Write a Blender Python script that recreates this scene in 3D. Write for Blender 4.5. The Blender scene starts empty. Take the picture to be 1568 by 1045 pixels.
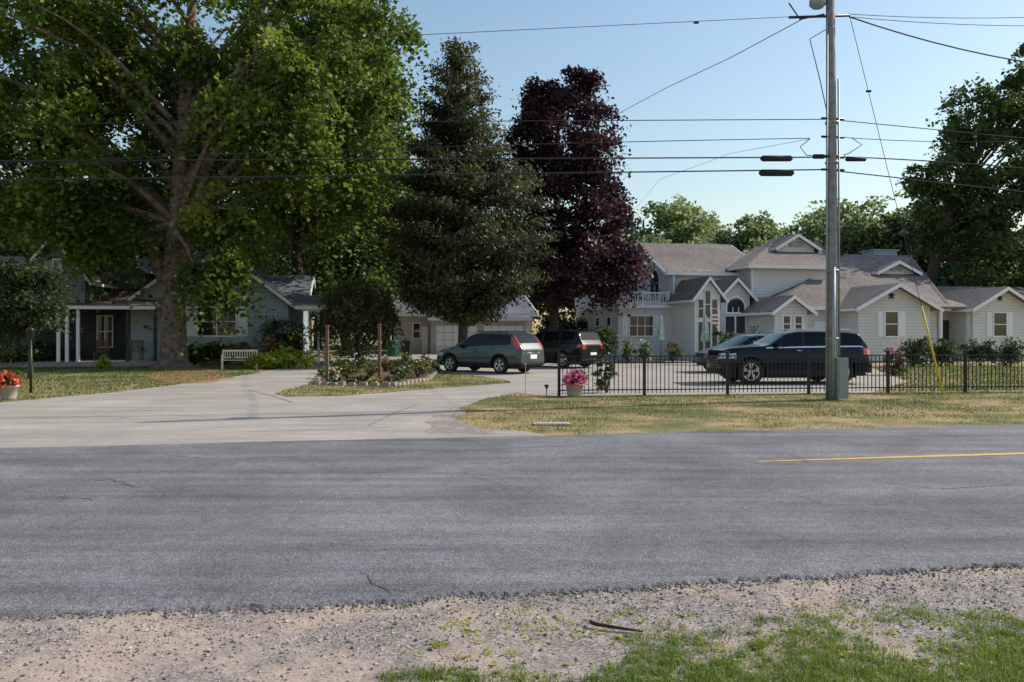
import bpy, math, random
import numpy as np
from mathutils import Vector, Matrix, noise as mnoise
random.seed(7)
rng = np.random.default_rng(11)
SC = bpy.context.scene
F, H, HV, CU = 1220.0, 1.7, 508.0, 784.0

def G(u, v):
    Y = F*H/(v-HV)
    return ((u-CU)*Y/F, Y)
def P(u, v, Y):
    return Vector(((u-CU)*Y/F, Y, H-(v-HV)*Y/F))

# ---------------------------------------------------------------- materials
def newmat(name):
    m = bpy.data.materials.new(name); m.use_nodes = True
    nt = m.node_tree
    return m, nt, nt.nodes['Principled BSDF'], nt.nodes['Material Output']
def N(nt, t, **kw):
    n = nt.nodes.new(t)
    for k, v in kw.items():
        if hasattr(n, k): setattr(n, k, v)
        else: n.inputs[k].default_value = v
    return n
def ramp(nt, fac, stops):
    r = nt.nodes.new('ShaderNodeValToRGB')
    e = r.color_ramp.elements
    while len(e) < len(stops): e.new(0.5)
    for i, (p, c) in enumerate(stops):
        e[i].position = p
        e[i].color = (c, c, c, 1) if isinstance(c, (int, float)) else (*c, 1)
    nt.links.new(fac, r.inputs[0])
    return r.outputs[0]
def mixc(nt, fac, a, b, mode='MIX'):
    m = nt.nodes.new('ShaderNodeMix'); m.data_type = 'RGBA'; m.blend_type = mode
    for s, v in ((0, fac), (6, a), (7, b)):
        if hasattr(v, 'links') or hasattr(v, 'is_linked'): nt.links.new(v, m.inputs[s])
        elif s == 0: m.inputs[0].default_value = v
        else: m.inputs[s].default_value = (*v, 1)
    return m.outputs[2]
def noisen(nt, scale, detail=4, rough=0.6, vec=None, dist=0):
    n = nt.nodes.new('ShaderNodeTexNoise')
    n.inputs['Scale'].default_value = scale; n.inputs['Detail'].default_value = detail
    n.inputs['Roughness'].default_value = rough; n.inputs['Distortion'].default_value = dist
    if vec is None:
        tc = nt.nodes.new('ShaderNodeNewGeometry'); vec = tc.outputs['Position']
    nt.links.new(vec, n.inputs['Vector'])
    return n.outputs['Fac']
def posvec(nt, rot=0, scale=(1, 1, 1)):
    tc = nt.nodes.new('ShaderNodeNewGeometry')
    mp = nt.nodes.new('ShaderNodeMapping')
    mp.inputs['Rotation'].default_value = (0, 0, rot); mp.inputs['Scale'].default_value = scale
    nt.links.new(tc.outputs['Position'], mp.inputs['Vector'])
    return mp.outputs[0]
def bump(nt, bs, h, strength=0.3, dist=0.02):
    b = nt.nodes.new('ShaderNodeBump'); b.inputs['Strength'].default_value = strength
    b.inputs['Distance'].default_value = dist
    nt.links.new(h, b.inputs['Height']); nt.links.new(b.outputs[0], bs.inputs['Normal'])
def simple(name, c1, c2=None, scale=3, rough=0.7, bmp=0, metal=0, coat=0, spec=None):
    m, nt, bs, out = newmat(name)
    c2 = c2 or tuple(x*0.8 for x in c1)
    n = noisen(nt, scale)
    nt.links.new(ramp(nt, n, [(0.3, c1), (0.7, c2)]), bs.inputs['Base Color'])
    bs.inputs['Roughness'].default_value = rough; bs.inputs['Metallic'].default_value = metal
    bs.inputs['Coat Weight'].default_value = coat; bs.inputs['Coat Roughness'].default_value = 0.05
    if spec is not None: bs.inputs['Specular IOR Level'].default_value = spec
    if bmp: bump(nt, bs, n, bmp)
    return m
def leafmat(name, stops, trans=0.35, rough=0.55):
    m, nt, bs, out = newmat(name)
    a = nt.nodes.new('ShaderNodeAttribute'); a.attribute_name = 'tint'
    col = ramp(nt, a.outputs['Fac'], stops)
    nt.links.new(col, bs.inputs['Base Color'])
    bs.inputs['Roughness'].default_value = rough; bs.inputs['Specular IOR Level'].default_value = 0.3
    if trans:
        t = nt.nodes.new('ShaderNodeBsdfTranslucent')
        h = nt.nodes.new('ShaderNodeHueSaturation'); h.inputs['Value'].default_value = 1.6; h.inputs['Hue'].default_value = 0.485
        nt.links.new(col, h.inputs['Color']); nt.links.new(h.outputs[0], t.inputs['Color'])
        mx = nt.nodes.new('ShaderNodeMixShader'); mx.inputs[0].default_value = trans
        nt.links.new(bs.outputs[0], mx.inputs[1]); nt.links.new(t.outputs[0], mx.inputs[2])
        nt.links.new(mx.outputs[0], out.inputs['Surface'])
    return m
def siding(name, c, lap=0.18):
    m, nt, bs, out = newmat(name)
    g = nt.nodes.new('ShaderNodeNewGeometry'); s = nt.nodes.new('ShaderNodeSeparateXYZ')
    nt.links.new(g.outputs['Position'], s.inputs[0])
    d = N(nt, 'ShaderNodeMath', operation='DIVIDE'); d.inputs[1].default_value = lap
    f = N(nt, 'ShaderNodeMath', operation='FRACT')
    nt.links.new(s.outputs['Z'], d.inputs[0]); nt.links.new(d.outputs[0], f.inputs[0])
    line = ramp(nt, f.outputs[0], [(0.0, 0.66), (0.12, 0.93), (0.8, 1.0), (1.0, 0.84)])
    n = noisen(nt, 0.8, 5)
    base = ramp(nt, n, [(0.3, tuple(x*0.88 for x in c)), (0.7, c)])
    nt.links.new(mixc(nt, 1.0, base, line, 'MULTIPLY'), bs.inputs['Base Color'])
    bs.inputs['Roughness'].default_value = 0.6
    inv = N(nt, 'ShaderNodeMath', operation='SUBTRACT'); inv.inputs[0].default_value = 1
    nt.links.new(f.outputs[0], inv.inputs[1]); bump(nt, bs, inv.outputs[0], 0.5, 0.02)
    return m
def shingles(name, c1, c2):
    m, nt, bs, out = newmat(name)
    v = posvec(nt, 0, (1, 1, 5))
    n1 = noisen(nt, 3.5, 3, 0.7, v); n2 = noisen(nt, 0.35, 4); n3 = noisen(nt, 14, 2)
    a = ramp(nt, n1, [(0.35, c1), (0.65, c2)])
    b = ramp(nt, n2, [(0.3, 0.7), (0.7, 1.18)])
    c = ramp(nt, n3, [(0.3, 0.8), (0.7, 1.15)])
    nt.links.new(mixc(nt, 1, mixc(nt, 1, a, b, 'MULTIPLY'), c, 'MULTIPLY'), bs.inputs['Base Color'])
    bs.inputs['Roughness'].default_value = 0.9; bump(nt, bs, n1, 0.5, 0.03)
    return m

def mat_asphalt():
    m, nt, bs, out = newmat('asphalt')
    r = -math.radians(10)
    fine = noisen(nt, 45, 3, 0.8)
    mid = noisen(nt, 17, 3, 0.8)
    vfine = noisen(nt, 130, 2, 0.9)
    streak = noisen(nt, 1.0, 6, 0.65, posvec(nt, r, (0.13, 2.1, 1)))
    blot = noisen(nt, 0.7, 7, 0.65, None, 0.8)
    big = noisen(nt, 0.22, 3, 0.55, None, 0.5)
    base = ramp(nt, streak, [(0.30, (0.130, 0.125, 0.140)), (0.52, (0.200, 0.192, 0.207)), (0.70, (0.262, 0.252, 0.258))])
    base = mixc(nt, 1, base, ramp(nt, blot, [(0.3, 0.70), (0.7, 1.16)]), 'MULTIPLY')
    base = mixc(nt, 1, base, ramp(nt, big, [(0.35, 0.84), (0.65, 1.08)]), 'MULTIPLY')
    base = mixc(nt, 1, base, ramp(nt, mid, [(0.3, 0.72), (0.5, 1.0), (0.7, 1.25)]), 'MULTIPLY')
    base = mixc(nt, 1, base, ramp(nt, fine, [(0.3, 0.5), (0.5, 1.0), (0.72, 1.55)]), 'MULTIPLY')
    base = mixc(nt, 1, base, ramp(nt, vfine, [(0.3, 0.4), (0.5, 1.0), (0.7, 1.8)]), 'MULTIPLY')
    nt.links.new(base, bs.inputs['Base Color']); bs.inputs['Roughness'].default_value = 0.85
    bs.inputs['Specular IOR Level'].default_value = 0.25
    bump(nt, bs, fine, 1.0, 0.015)
    return m
def mat_drive():
    m, nt, bs, out = newmat('driveway_paving')
    fine = noisen(nt, 60, 3, 0.8); blot = noisen(nt, 0.45, 6, 0.65)
    base = ramp(nt, blot, [(0.3, (0.31, 0.275, 0.245)), (0.55, (0.40, 0.35, 0.305)), (0.75, (0.48, 0.415, 0.35))])
    base = mixc(nt, 1, base, ramp(nt, fine, [(0.3, 0.65), (0.5, 1.0), (0.7, 1.28)]), 'MULTIPLY')
    st = noisen(nt, 1.0, 6, 0.65, posvec(nt, -0.17, (0.25, 1.9, 1)))
    base = mixc(nt, 1, base, ramp(nt, st, [(0.3, 0.72), (0.7, 1.12)]), 'MULTIPLY')
    nt.links.new(base, bs.inputs['Base Color']); bs.inputs['Roughness'].default_value = 0.9
    bump(nt, bs, fine, 0.3, 0.006)
    return m
def mat_gravel():
    m, nt, bs, out = newmat('gravel_dirt')
    fine = noisen(nt, 70, 3, 0.75); mid = noisen(nt, 6, 6, 0.7); blot = noisen(nt, 0.8, 6, 0.62, None, 0.5)
    sand = ramp(nt, mid, [(0.3, (0.35, 0.265, 0.21)), (0.7, (0.48, 0.37, 0.30))])
    grey = ramp(nt, mid, [(0.3, (0.18, 0.152, 0.14)), (0.7, (0.34, 0.285, 0.26))])
    vo = nt.nodes.new('ShaderNodeTexVoronoi'); vo.inputs['Scale'].default_value = 75; vo.inputs['Randomness'].default_value = 1
    g = nt.nodes.new('ShaderNodeNewGeometry'); nt.links.new(g.outputs['Position'], vo.inputs['Vector'])
    sv = nt.nodes.new('ShaderNodeSeparateColor'); nt.links.new(vo.outputs['Color'], sv.inputs[0])
    grey = mixc(nt, 1, grey, ramp(nt, sv.outputs[0], [(0.0, 0.5), (0.5, 0.98), (1.0, 1.55)]), 'MULTIPLY')
    mask = ramp(nt, blot, [(0.46, 0.0), (0.60, 1.0)])
    base = mixc(nt, mask, grey, sand)
    base = mixc(nt, 1, base, ramp(nt, fine, [(0.3, 0.62), (0.7, 1.3)]), 'MULTIPLY')
    nt.links.new(base, bs.inputs['Base Color']); bs.inputs['Roughness'].default_value = 0.95
    bump(nt, bs, mid, 0.6, 0.03)
    return m
def mat_grass():
    m, nt, bs, out = newmat('grass_ground')
    blot = noisen(nt, 0.45, 6, 0.7); fine = noisen(nt, 22, 4, 0.8); f2 = noisen(nt, 90, 2, 0.8)
    base = ramp(nt, blot, [(0.34, (0.095, 0.115, 0.032)), (0.45, (0.19, 0.175, 0.06)), (0.55, (0.40, 0.28, 0.14))])
    base = mixc(nt, 1, base, ramp(nt, fine, [(0.3, 0.55), (0.5, 1.0), (0.7, 1.4)]), 'MULTIPLY')
    base = mixc(nt, 1, base, ramp(nt, f2, [(0.3, 0.6), (0.7, 1.4)]), 'MULTIPLY')
    nt.links.new(base, bs.inputs['Base Color']); bs.inputs['Roughness'].default_value = 0.95
    bump(nt, bs, fine, 0.8, 0.03)
    return m

M = {}
M['asphalt'] = mat_asphalt(); M['drive'] = mat_drive(); M['gravel'] = mat_gravel(); M['grass'] = mat_grass()
M['yellow'] = simple('road_paint', (0.75, 0.43, 0.05), (0.50, 0.32, 0.10), 14, 0.8)
M['crack'] = simple('crack_filler', (0.05, 0.05, 0.05), (0.09, 0.085, 0.08), 20, 0.9)
M['white'] = simple('white_paint', (0.82, 0.82, 0.81), (0.76, 0.765, 0.77), 1.5, 0.55)
M['sidR'] = siding('vinyl_siding_white', (0.70, 0.69, 0.67))
M['sidL'] = siding('vinyl_siding_bluegrey', (0.33, 0.41, 0.44))
M['sidD'] = siding('vinyl_siding_bluegrey_shaded', (0.17, 0.19, 0.21))  # darker copy of the blue-grey siding, shade painted into its colour
M['sidG'] = siding('vinyl_siding_beige', (0.52, 0.48, 0.43))
M['roofR'] = shingles('shingle_brown', (0.135, 0.112, 0.102), (0.25, 0.208, 0.188))
M['roofL'] = shingles('shingle_bluegrey', (0.10, 0.115, 0.14), (0.17, 0.18, 0.21))
M['roofT'] = shingles('shingle_tan', (0.15, 0.11, 0.085), (0.24, 0.18, 0.14))
M['glass'] = simple('window_glass', (0.02, 0.025, 0.03), (0.035, 0.04, 0.045), 1, 0.06, spec=0.8)
M['blackmetal'] = simple('black_iron', (0.012, 0.012, 0.013), None, 6, 0.45)
M['bark'] = simple('bark', (0.26, 0.185, 0.135), (0.06, 0.043, 0.034), 5, 0.95, 1.0)
M['barkdk'] = simple('bark_dark', (0.09, 0.07, 0.055), (0.035, 0.028, 0.022), 7, 0.95, 0.8)
M['pole'] = simple('pole_wood', (0.30, 0.285, 0.28), (0.17, 0.16, 0.16), 6, 0.85, 0.4)
M['galv'] = simple('galvanised_metal', (0.30, 0.36, 0.35), (0.22, 0.27, 0.27), 8, 0.5, metal=0.2)
M['cable'] = simple('cable_rubber', (0.012, 0.012, 0.015), None, 3, 0.7)
M['terra'] = simple('planter_stone', (0.48, 0.41, 0.35), (0.34, 0.29, 0.25), 20, 0.9, 0.3)
M['mulch'] = simple('mulch', (0.17, 0.09, 0.045), (0.08, 0.04, 0.025), 25, 0.95, 0.8)
M['straw'] = simple('pine_straw', (0.42, 0.23, 0.11), (0.20, 0.10, 0.05), 18, 0.95, 0.8)
M['wood'] = simple('weathered_wood', (0.20, 0.12, 0.08), (0.12, 0.075, 0.05), 12, 0.85, 0.3)
M['stick'] = simple('dead_stick', (0.075, 0.035, 0.025), (0.04, 0.02, 0.015), 30, 0.85, 0.3)
M['cream'] = simple('cream_paint', (0.75, 0.68, 0.45), (0.65, 0.58, 0.38), 6, 0.6)
M['stone'] = simple('edging_stone', (0.36, 0.29, 0.25), (0.22, 0.18, 0.16), 6, 0.9, 0.5)
M['darkin'] = simple('porch_shade_and_dark_paint', (0.05, 0.05, 0.055), (0.03, 0.03, 0.035), 2, 0.8)  # porch shade put into the wall colour; plain dark paint on door and stars
M['binG'] = simple('bin_green', (0.02, 0.14, 0.11), None, 3, 0.4)
M['yel'] = simple('yellow_plastic', (0.75, 0.58, 0.03), None, 3, 0.5)
M['umb'] = simple('umbrella_canvas', (0.10, 0.25, 0.23), (0.55, 0.58, 0.55), 6, 0.8)
M['tyre'] = simple('tyre_rubber', (0.018, 0.018, 0.018), None, 10, 0.8)
M['rim'] = simple('alloy', (0.55, 0.56, 0.58), (0.48, 0.49, 0.5), 5, 0.3, metal=0.8)
M['plastic'] = simple('black_plastic', (0.018, 0.018, 0.020), None, 10, 0.6, spec=.3)
M['cglass'] = simple('car_glass', (0.006, 0.007, 0.009), None, 2, 0.05, spec=0.22)
M['red'] = simple('tail_lens', (0.45, 0.012, 0.010), (0.35, 0.01, 0.01), 20, 0.15, coat=1)
M['lamp'] = simple('head_lens', (0.6, 0.63, 0.66), (0.35, 0.37, 0.4), 20, 0.1, coat=1)
M['chrome'] = simple('chrome', (0.75, 0.76, 0.78), None, 4, 0.12, metal=1)
M['pBlack'] = simple('paint_black', (0.004, 0.004, 0.006), (0.005, 0.005, 0.007), 2, 0.3, metal=0, coat=0.25, spec=.15)
M['pNavy'] = simple('paint_navy', (0.003, 0.005, 0.016), (0.004, 0.007, 0.018), 2, 0.25, metal=0, coat=.35, spec=.15)
M['pGreen'] = simple('paint_greygreen', (0.045, 0.070, 0.068), (0.05, 0.076, 0.074), 2, 0.35, metal=0.2, coat=.5, spec=.3)
M['pGrey'] = simple('paint_grey', (0.08, 0.095, 0.115), None, 2, 0.3, metal=0.3, coat=.6)
M['lf_maple'] = leafmat('maple_leaves', [(0, (0.035, 0.070, 0.012)), (0.5, (0.092, 0.150, 0.024)), (1, (0.22, 0.28, 0.045))], 0.47)
M['lf_dark'] = leafmat('dark_leaves', [(0, (0.025, 0.045, 0.018)), (0.5, (0.045, 0.075, 0.026)), (1, (0.085, 0.12, 0.04))], 0.3)
M['lf_mid'] = leafmat('mid_leaves', [(0, (0.040, 0.070, 0.020)), (0.5, (0.075, 0.12, 0.033)), (1, (0.13, 0.18, 0.05))], 0.35)
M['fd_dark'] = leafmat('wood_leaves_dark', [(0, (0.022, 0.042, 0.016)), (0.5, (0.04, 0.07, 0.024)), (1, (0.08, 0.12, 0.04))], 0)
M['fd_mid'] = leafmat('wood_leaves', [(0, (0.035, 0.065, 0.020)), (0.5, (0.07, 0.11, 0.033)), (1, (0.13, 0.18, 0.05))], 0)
M['lf_far'] = leafmat('hazy_far_leaves', [(0, (0.09, 0.14, 0.06)), (0.5, (0.16, 0.22, 0.09)), (1, (0.25, 0.30, 0.12))], 0.45)  # lighter greens, distance haze painted into the leaf colour
M['lf_purple'] = leafmat('purple_leaves', [(0, (0.020, 0.012, 0.020)), (0.6, (0.045, 0.020, 0.032)), (1, (0.15, 0.06, 0.05))], 0.25)
M['lf_jun'] = leafmat('juniper_needles', [(0, (0.030, 0.040, 0.018)), (0.5, (0.065, 0.078, 0.032)), (1, (0.15, 0.15, 0.055))], 0.25)
M['lf_olive'] = leafmat('olive_leaves', [(0, (0.08, 0.09, 0.03)), (0.5, (0.15, 0.155, 0.055)), (1, (0.22, 0.21, 0.08))], 0.35)
M['lf_lime'] = leafmat('lime_leaves', [(0, (0.18, 0.25, 0.03)), (1, (0.42, 0.46, 0.07))], 0.4)  # colour brightened in place of sunlight that the maple canopy blocks
M['blade'] = leafmat('grass_blades', [(0, (0.065, 0.11, 0.022)), (0.4, (0.13, 0.18, 0.042)), (0.7, (0.31, 0.26, 0.10)), (1, (0.47, 0.35, 0.19))], 0.25)
M['bladeF'] = leafmat('verge_grass_blades', [(0, (0.07, 0.13, 0.022)), (0.4, (0.14, 0.22, 0.040)), (0.75, (0.27, 0.30, 0.08)), (1, (0.42, 0.36, 0.17))], 0.35)
def petal(name, a, b): return leafmat(name, [(0, a), (1, b)], 0.2)
M['fl_pink'] = petal('petal_pink', (0.55, 0.06, 0.22), (0.75, 0.18, 0.40))
M['fl_yel'] = petal('petal_yellow', (0.65, 0.42, 0.05), (0.75, 0.65, 0.18))
M['fl_wht'] = petal('petal_white', (0.7, 0.68, 0.6), (0.8, 0.8, 0.76))
M['fl_red'] = petal('petal_red', (0.6, 0.05, 0.04), (0.7, 0.20, 0.08))
M['fl_vio'] = petal('petal_violet', (0.25, 0.08, 0.35), (0.45, 0.25, 0.6))

# ---------------------------------------------------------------- mesh tools
class MB:
    def __init__(s): s.v = []; s.f = []; s.m = []; s.mats = []; s.smooth = []
    def mi(s, mat):
        if mat not in s.mats: s.mats.append(mat)
        return s.mats.index(mat)
    def add(s, vs, fs, mat, smooth=False):
        o = len(s.v); s.v += [tuple(x) for x in vs]; k = s.mi(mat)
        for f in fs: s.f.append([i+o for i in f]); s.m.append(k); s.smooth.append(smooth)
    def box8(s, p, mat):
        s.add(p, [(0, 3, 2, 1), (4, 5, 6, 7), (0, 1, 5, 4), (1, 2, 6, 5), (2, 3, 7, 6), (3, 0, 4, 7)], mat)
    def box(s, x0, x1, y0, y1, z0, z1, mat, T=None):
        p = [(x0, y0, z0), (x1, y0, z0), (x1, y1, z0), (x0, y1, z0), (x0, y0, z1), (x1, y0, z1), (x1, y1, z1), (x0, y1, z1)]
        if T: p = [T(*q) for q in p]
        s.box8(p, mat)
    def tube(s, pts, rad, mat, n=8, cap=True, jit=0):
        pts = [Vector(p) for p in pts]; vs = []; K = len(pts)
        for i, p in enumerate(pts):
            d = (pts[min(i+1, K-1)]-pts[max(i-1, 0)])
            d = d.normalized() if d.length > 1e-9 else Vector((0, 0, 1))
            ref = Vector((0, 1, 0)) if abs(d.y) < 0.8 else Vector((1, 0, 0))
            a = d.cross(ref).normalized(); b = d.cross(a)
            r = rad[i] if isinstance(rad, (list, tuple)) else rad
            for j in range(n):
                t = 2*math.pi*j/n; rr = r*(1+(random.uniform(-jit, jit) if jit else 0))
                vs.append(p+a*math.cos(t)*rr+b*math.sin(t)*rr)
        fs = [(i*n+j, i*n+(j+1) % n, (i+1)*n+(j+1) % n, (i+1)*n+j) for i in range(K-1) for j in range(n)]
        if cap: fs += [tuple(range(n-1, -1, -1)), tuple((K-1)*n+j for j in range(n))]
        s.add(vs, fs, mat, n > 6)
    def lathe(s, c, prof, mat, n=16):
        vs = [(c[0]+r*math.cos(2*math.pi*j/n), c[1]+r*math.sin(2*math.pi*j/n), c[2]+z) for r, z in prof for j in range(n)]
        fs = [(i*n+j, i*n+(j+1) % n, (i+1)*n+(j+1) % n, (i+1)*n+j) for i in range(len(prof)-1) for j in range(n)]
        s.add(vs, fs, mat, True)
    def slab(s, pts, th, mat):
        n = len(pts); vs = [tuple(p) for p in pts]+[(p[0], p[1], p[2]-th) for p in pts]
        s.add(vs, [tuple(range(n)), tuple(range(2*n-1, n-1, -1))]+[(i, i+n, (i+1) % n+n, (i+1) % n) for i in range(n)], mat)
    def obj(s, name, parent=None):
        me = bpy.data.meshes.new(name); me.from_pydata(s.v, [], s.f)
        for m in s.mats: me.materials.append(m)
        me.polygons.foreach_set('material_index', s.m); me.polygons.foreach_set('use_smooth', s.smooth)
        me.update(); o = bpy.data.objects.new(name, me); SC.collection.objects.link(o)
        if parent: o.parent = parent
        return o
def empty(name, loc=(0, 0, 0)):
    e = bpy.data.objects.new(name, None); e.empty_display_size = 0.3; SC.collection.objects.link(e); return e

def np_obj(name, V, nper, tint, mat, parent=None, link=True):
    n = len(V)//nper; me = bpy.data.meshes.new(name)
    me.vertices.add(len(V)); me.vertices.foreach_set('co', np.ascontiguousarray(V, dtype=np.float32).ravel())
    me.loops.add(len(V)); me.loops.foreach_set('vertex_index', np.arange(len(V), dtype=np.int32))
    me.polygons.add(n); me.polygons.foreach_set('loop_start', (np.arange(n)*nper).astype(np.int32))
    me.update(calc_edges=True)
    at = me.attributes.new('tint', 'FLOAT', 'FACE'); at.data.foreach_set('value', np.clip(tint, 0, 1).astype(np.float32))
    me.materials.append(mat)
    if not link: return me
    o = bpy.data.objects.new(name, me); SC.collection.objects.link(o)
    if parent: o.parent = parent
    return o
def unit(a): return a/np.maximum(np.linalg.norm(a, axis=1, keepdims=True), 1e-9)
def leafV(C, size, aspect=0.7, flat=0.0):
    n = len(C); nr = rng.normal(size=(n, 3)); nr[:, 2] += flat*np.sign(nr[:, 2]+1e-6); nr = unit(nr)
    t = unit(np.cross(nr, rng.normal(size=(n, 3)))); b = np.cross(nr, t)
    s = np.asarray(size).reshape(-1, 1)*0.5
    fold = nr*s*0.25
    V = np.stack([C-t*s, C-b*s*aspect+fold, C+t*s, C+b*s*aspect+fold], axis=1)
    return V.reshape(-1, 3)
def bladeV(B, h, w, lean=0.5):
    n = len(B); a = rng.uniform(0, 2*np.pi, n); d = np.stack([np.cos(a), np.sin(a), np.zeros(n)], 1)
    a2 = rng.uniform(0, 2*np.pi, n); L = np.stack([np.cos(a2), np.sin(a2), np.zeros(n)], 1)
    h = np.asarray(h).reshape(-1, 1); w = np.asarray(w).reshape(-1, 1); ln = rng.uniform(0.1, lean, (n, 1))
    tip = B+L*h*ln; tip[:, 2] += h[:, 0]*np.sqrt(np.maximum(0, 1-ln[:, 0]**2))
    return np.stack([B-d*w*0.5, B+d*w*0.5, tip], 1).reshape(-1, 3)

# ---------------------------------------------------------------- trees
def ell(u, v, ru, rv, Y, rd):
    c = P(u, v, Y); k = Y/F
    return (c.x, c.y, c.z, ru*k, rd, rv*k)
def crown(ells, ncl, per, sig, lsize, flat=0.3, shell=0.45, asp=0.75, zmin=None, rag=(0.85, 1.2), droop=0.25):
    w = np.array([(e[3]*e[4]*e[5])**0.7 for e in ells]); w /= w.sum()
    idx = rng.choice(len(ells), ncl, p=w); E = np.array(ells)[idx]
    d = unit(rng.normal(size=(ncl, 3))); r = shell+(1-shell)*rng.random((ncl, 1))**0.6
    r *= rng.uniform(rag[0], rag[1], (ncl, 1))
    C = E[:, :3]+d*r*E[:, 3:6]
    per_i = np.maximum(8, (per*rng.uniform(0.35, 1.6, ncl))).astype(int)
    rep = np.repeat(np.arange(ncl), per_i); n = len(rep)
    sg = (sig*rng.uniform(0.6, 1.4, ncl))[rep]
    off = rng.normal(size=(n, 3))*np.stack([sg, sg, sg*0.5], 1)
    dd = np.linalg.norm(off[:, :2], axis=1); off[:, 2] -= dd*dd*droop/max(sig, 0.1)
    L = C[rep]+off
    tint = np.clip((rng.normal(0.45, 0.22, ncl))[rep]+rng.normal(0, 0.16, n), 0, 1)
    s = lsize*rng.uniform(0.6, 1.3, n)
    if zmin is not None:
        k = L[:, 2] > zmin; L = L[k]; tint = tint[k]; s = s[k]
    return C, leafV(L, s, asp, flat), tint
def limbs(mb, trunk, C, nb, r0, mat, hmin=0.35):
    sel = random.sample(range(len(C)), min(nb, len(C)))
    z0, z1 = trunk[0][0].z, trunk[-1][0].z
    for i in sel:
        t = Vector(C[i])
        zt = max(z0+(z1-z0)*hmin, min(z1, t.z-(Vector((t.x-trunk[0][0].x, t.y-trunk[0][0].y, 0)).length)*0.7))
        for k in range(len(trunk)-1):
            if trunk[k+1][0].z >= zt: break
        a, b = trunk[k], trunk[k+1]; f = min(1, max(0, (zt-a[0].z)/max(b[0].z-a[0].z, 0.01)))
        p = a[0].lerp(b[0], f); rr = min(r0, (a[1]*(1-f)+b[1]*f)*0.55)
        m = p.lerp(t, 0.5)+Vector((random.uniform(-.3, .3), random.uniform(-.3, .3), (t-p).length*0.12))
        q = p.lerp(t, 0.75)+Vector((random.uniform(-.2, .2), random.uniform(-.2, .2), (t-p).length*0.08))
        mb.tube([p, p.lerp(m, 0.5)+Vector((0, 0, 0.1)), m, q, t], [rr, rr*0.75, rr*0.5, rr*0.3, 0.02], mat, 5, False)
def tree(name, trunk, ells, ncl, per, sig, ls, lm, bm, nb=30, r0=0.15, flare=1.4, **kw):
    e = empty(name); mb = MB()
    tr = [(Vector(p), r) for p, r in trunk]
    b = tr[0]
    pts = [b[0]+Vector((0, 0, -0.1)), b[0]+Vector((0, 0, 0.12)), b[0].lerp(tr[1][0], 0.15), b[0].lerp(tr[1][0], 0.4)]+[t[0] for t in tr[1:]]
    rs = [b[1]*flare*1.3, b[1]*flare, b[1]*1.14, b[1]*1.0]+[t[1] for t in tr[1:]]
    mb.tube(pts, rs, bm, 12, True, 0.07)
    C, V, t = crown(ells, ncl, per, sig, ls, **kw)
    limbs(mb, tr, C, nb, r0, bm)
    mb.obj('trunk_and_limbs', e); np_obj('leaves', V, 4, t, lm, e)
    return e, mb
TY = 38.0
bp = Vector((*G(265, 563), 0)); 
trunk = [(bp, 0.62), (P(266, 500, TY), 0.56), (P(264, 440, TY), 0.52), (P(268, 380, TY), 0.45), (P(274, 300, TY), 0.42), (P(282, 200, TY), 0.36), (P(290, 60, TY), 0.26), (P(300, -60, TY), 0.12)]
low = ell(330, 420, 38, 50, 36, 1.4); lowl = ell(165, 362, 85, 34, 36.5, 2.2)
mE = [ell(290, 20, 240, 150, 40, 6.0), ell(450, 180, 140, 120, 38, 5), ell(130, 200, 170, 120, 39, 6), ell(345, 320, 75, 70, 37.5, 2.5),
      ell(535, 90, 95, 120, 39, 4), low, low, low, low, ell(60, 90, 190, 170, 38, 5), ell(490, 275, 70, 40, 38, 3), ell(90, 320, 130, 40, 38, 4), lowl, ell(330, 180, 110, 90, 42, 3)]
e, _ = tree('maple_tree', trunk, mE, 680, 160, 0.52, 0.27, M['lf_maple'], M['bark'], 80, 0.22, 1.5, rag=(0.8, 1.2), droop=0.45)
mb = MB()
mb.tube([P(264, 445, TY), P(287, 380, TY), P(307, 300, TY-0.5), P(330, 200, TY-1), P(370, 90, TY-1)], [0.40, 0.34, 0.29, 0.22, 0.1], M['bark'], 10, True, 0.06)
mb.tube([P(262, 455, TY), P(228, 370, TY+.5), P(180, 290, TY+.8), P(140, 180, TY+1)], [0.36, 0.28, 0.21, 0.08], M['bark'], 10, True, 0.06)
mb.obj('main_limbs', e)
b2 = Vector((-13.5, 50, 0))
tree('silver_maple_tree', [(b2, 0.4), (P(455, 420, 50), 0.34), (P(452, 330, 50), 0.28), (P(470, 200, 50), 0.2), (P(500, 60, 50), 0.1)],
     [ell(520, 100, 90, 120, 50, 4), ell(570, 215, 65, 95, 49, 4), ell(480, 270, 90, 70, 50, 4), ell(430, 200, 90, 130, 51, 4), ell(600, 255, 50, 40, 47, 2.5)], 280, 140, 0.6, 0.32, M['lf_maple'], M['barkdk'], 40, 0.14, droop=0.5)
b2 = Vector((-11.5, 56, 0))
tree('ash_tree', [(b2, 0.35), (P(512, 420, 56), 0.3), (P(525, 330, 56), 0.24), (P(540, 250, 56), 0.15)],
     [ell(545, 400, 70, 60, 56, 4), ell(470, 370, 80, 60, 60, 4), ell(600, 340, 70, 80, 58, 4), ell(520, 450, 60, 35, 54, 3)], 200, 120, 0.65, 0.33, M['lf_mid'], M['barkdk'], 24, 0.1)
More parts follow.
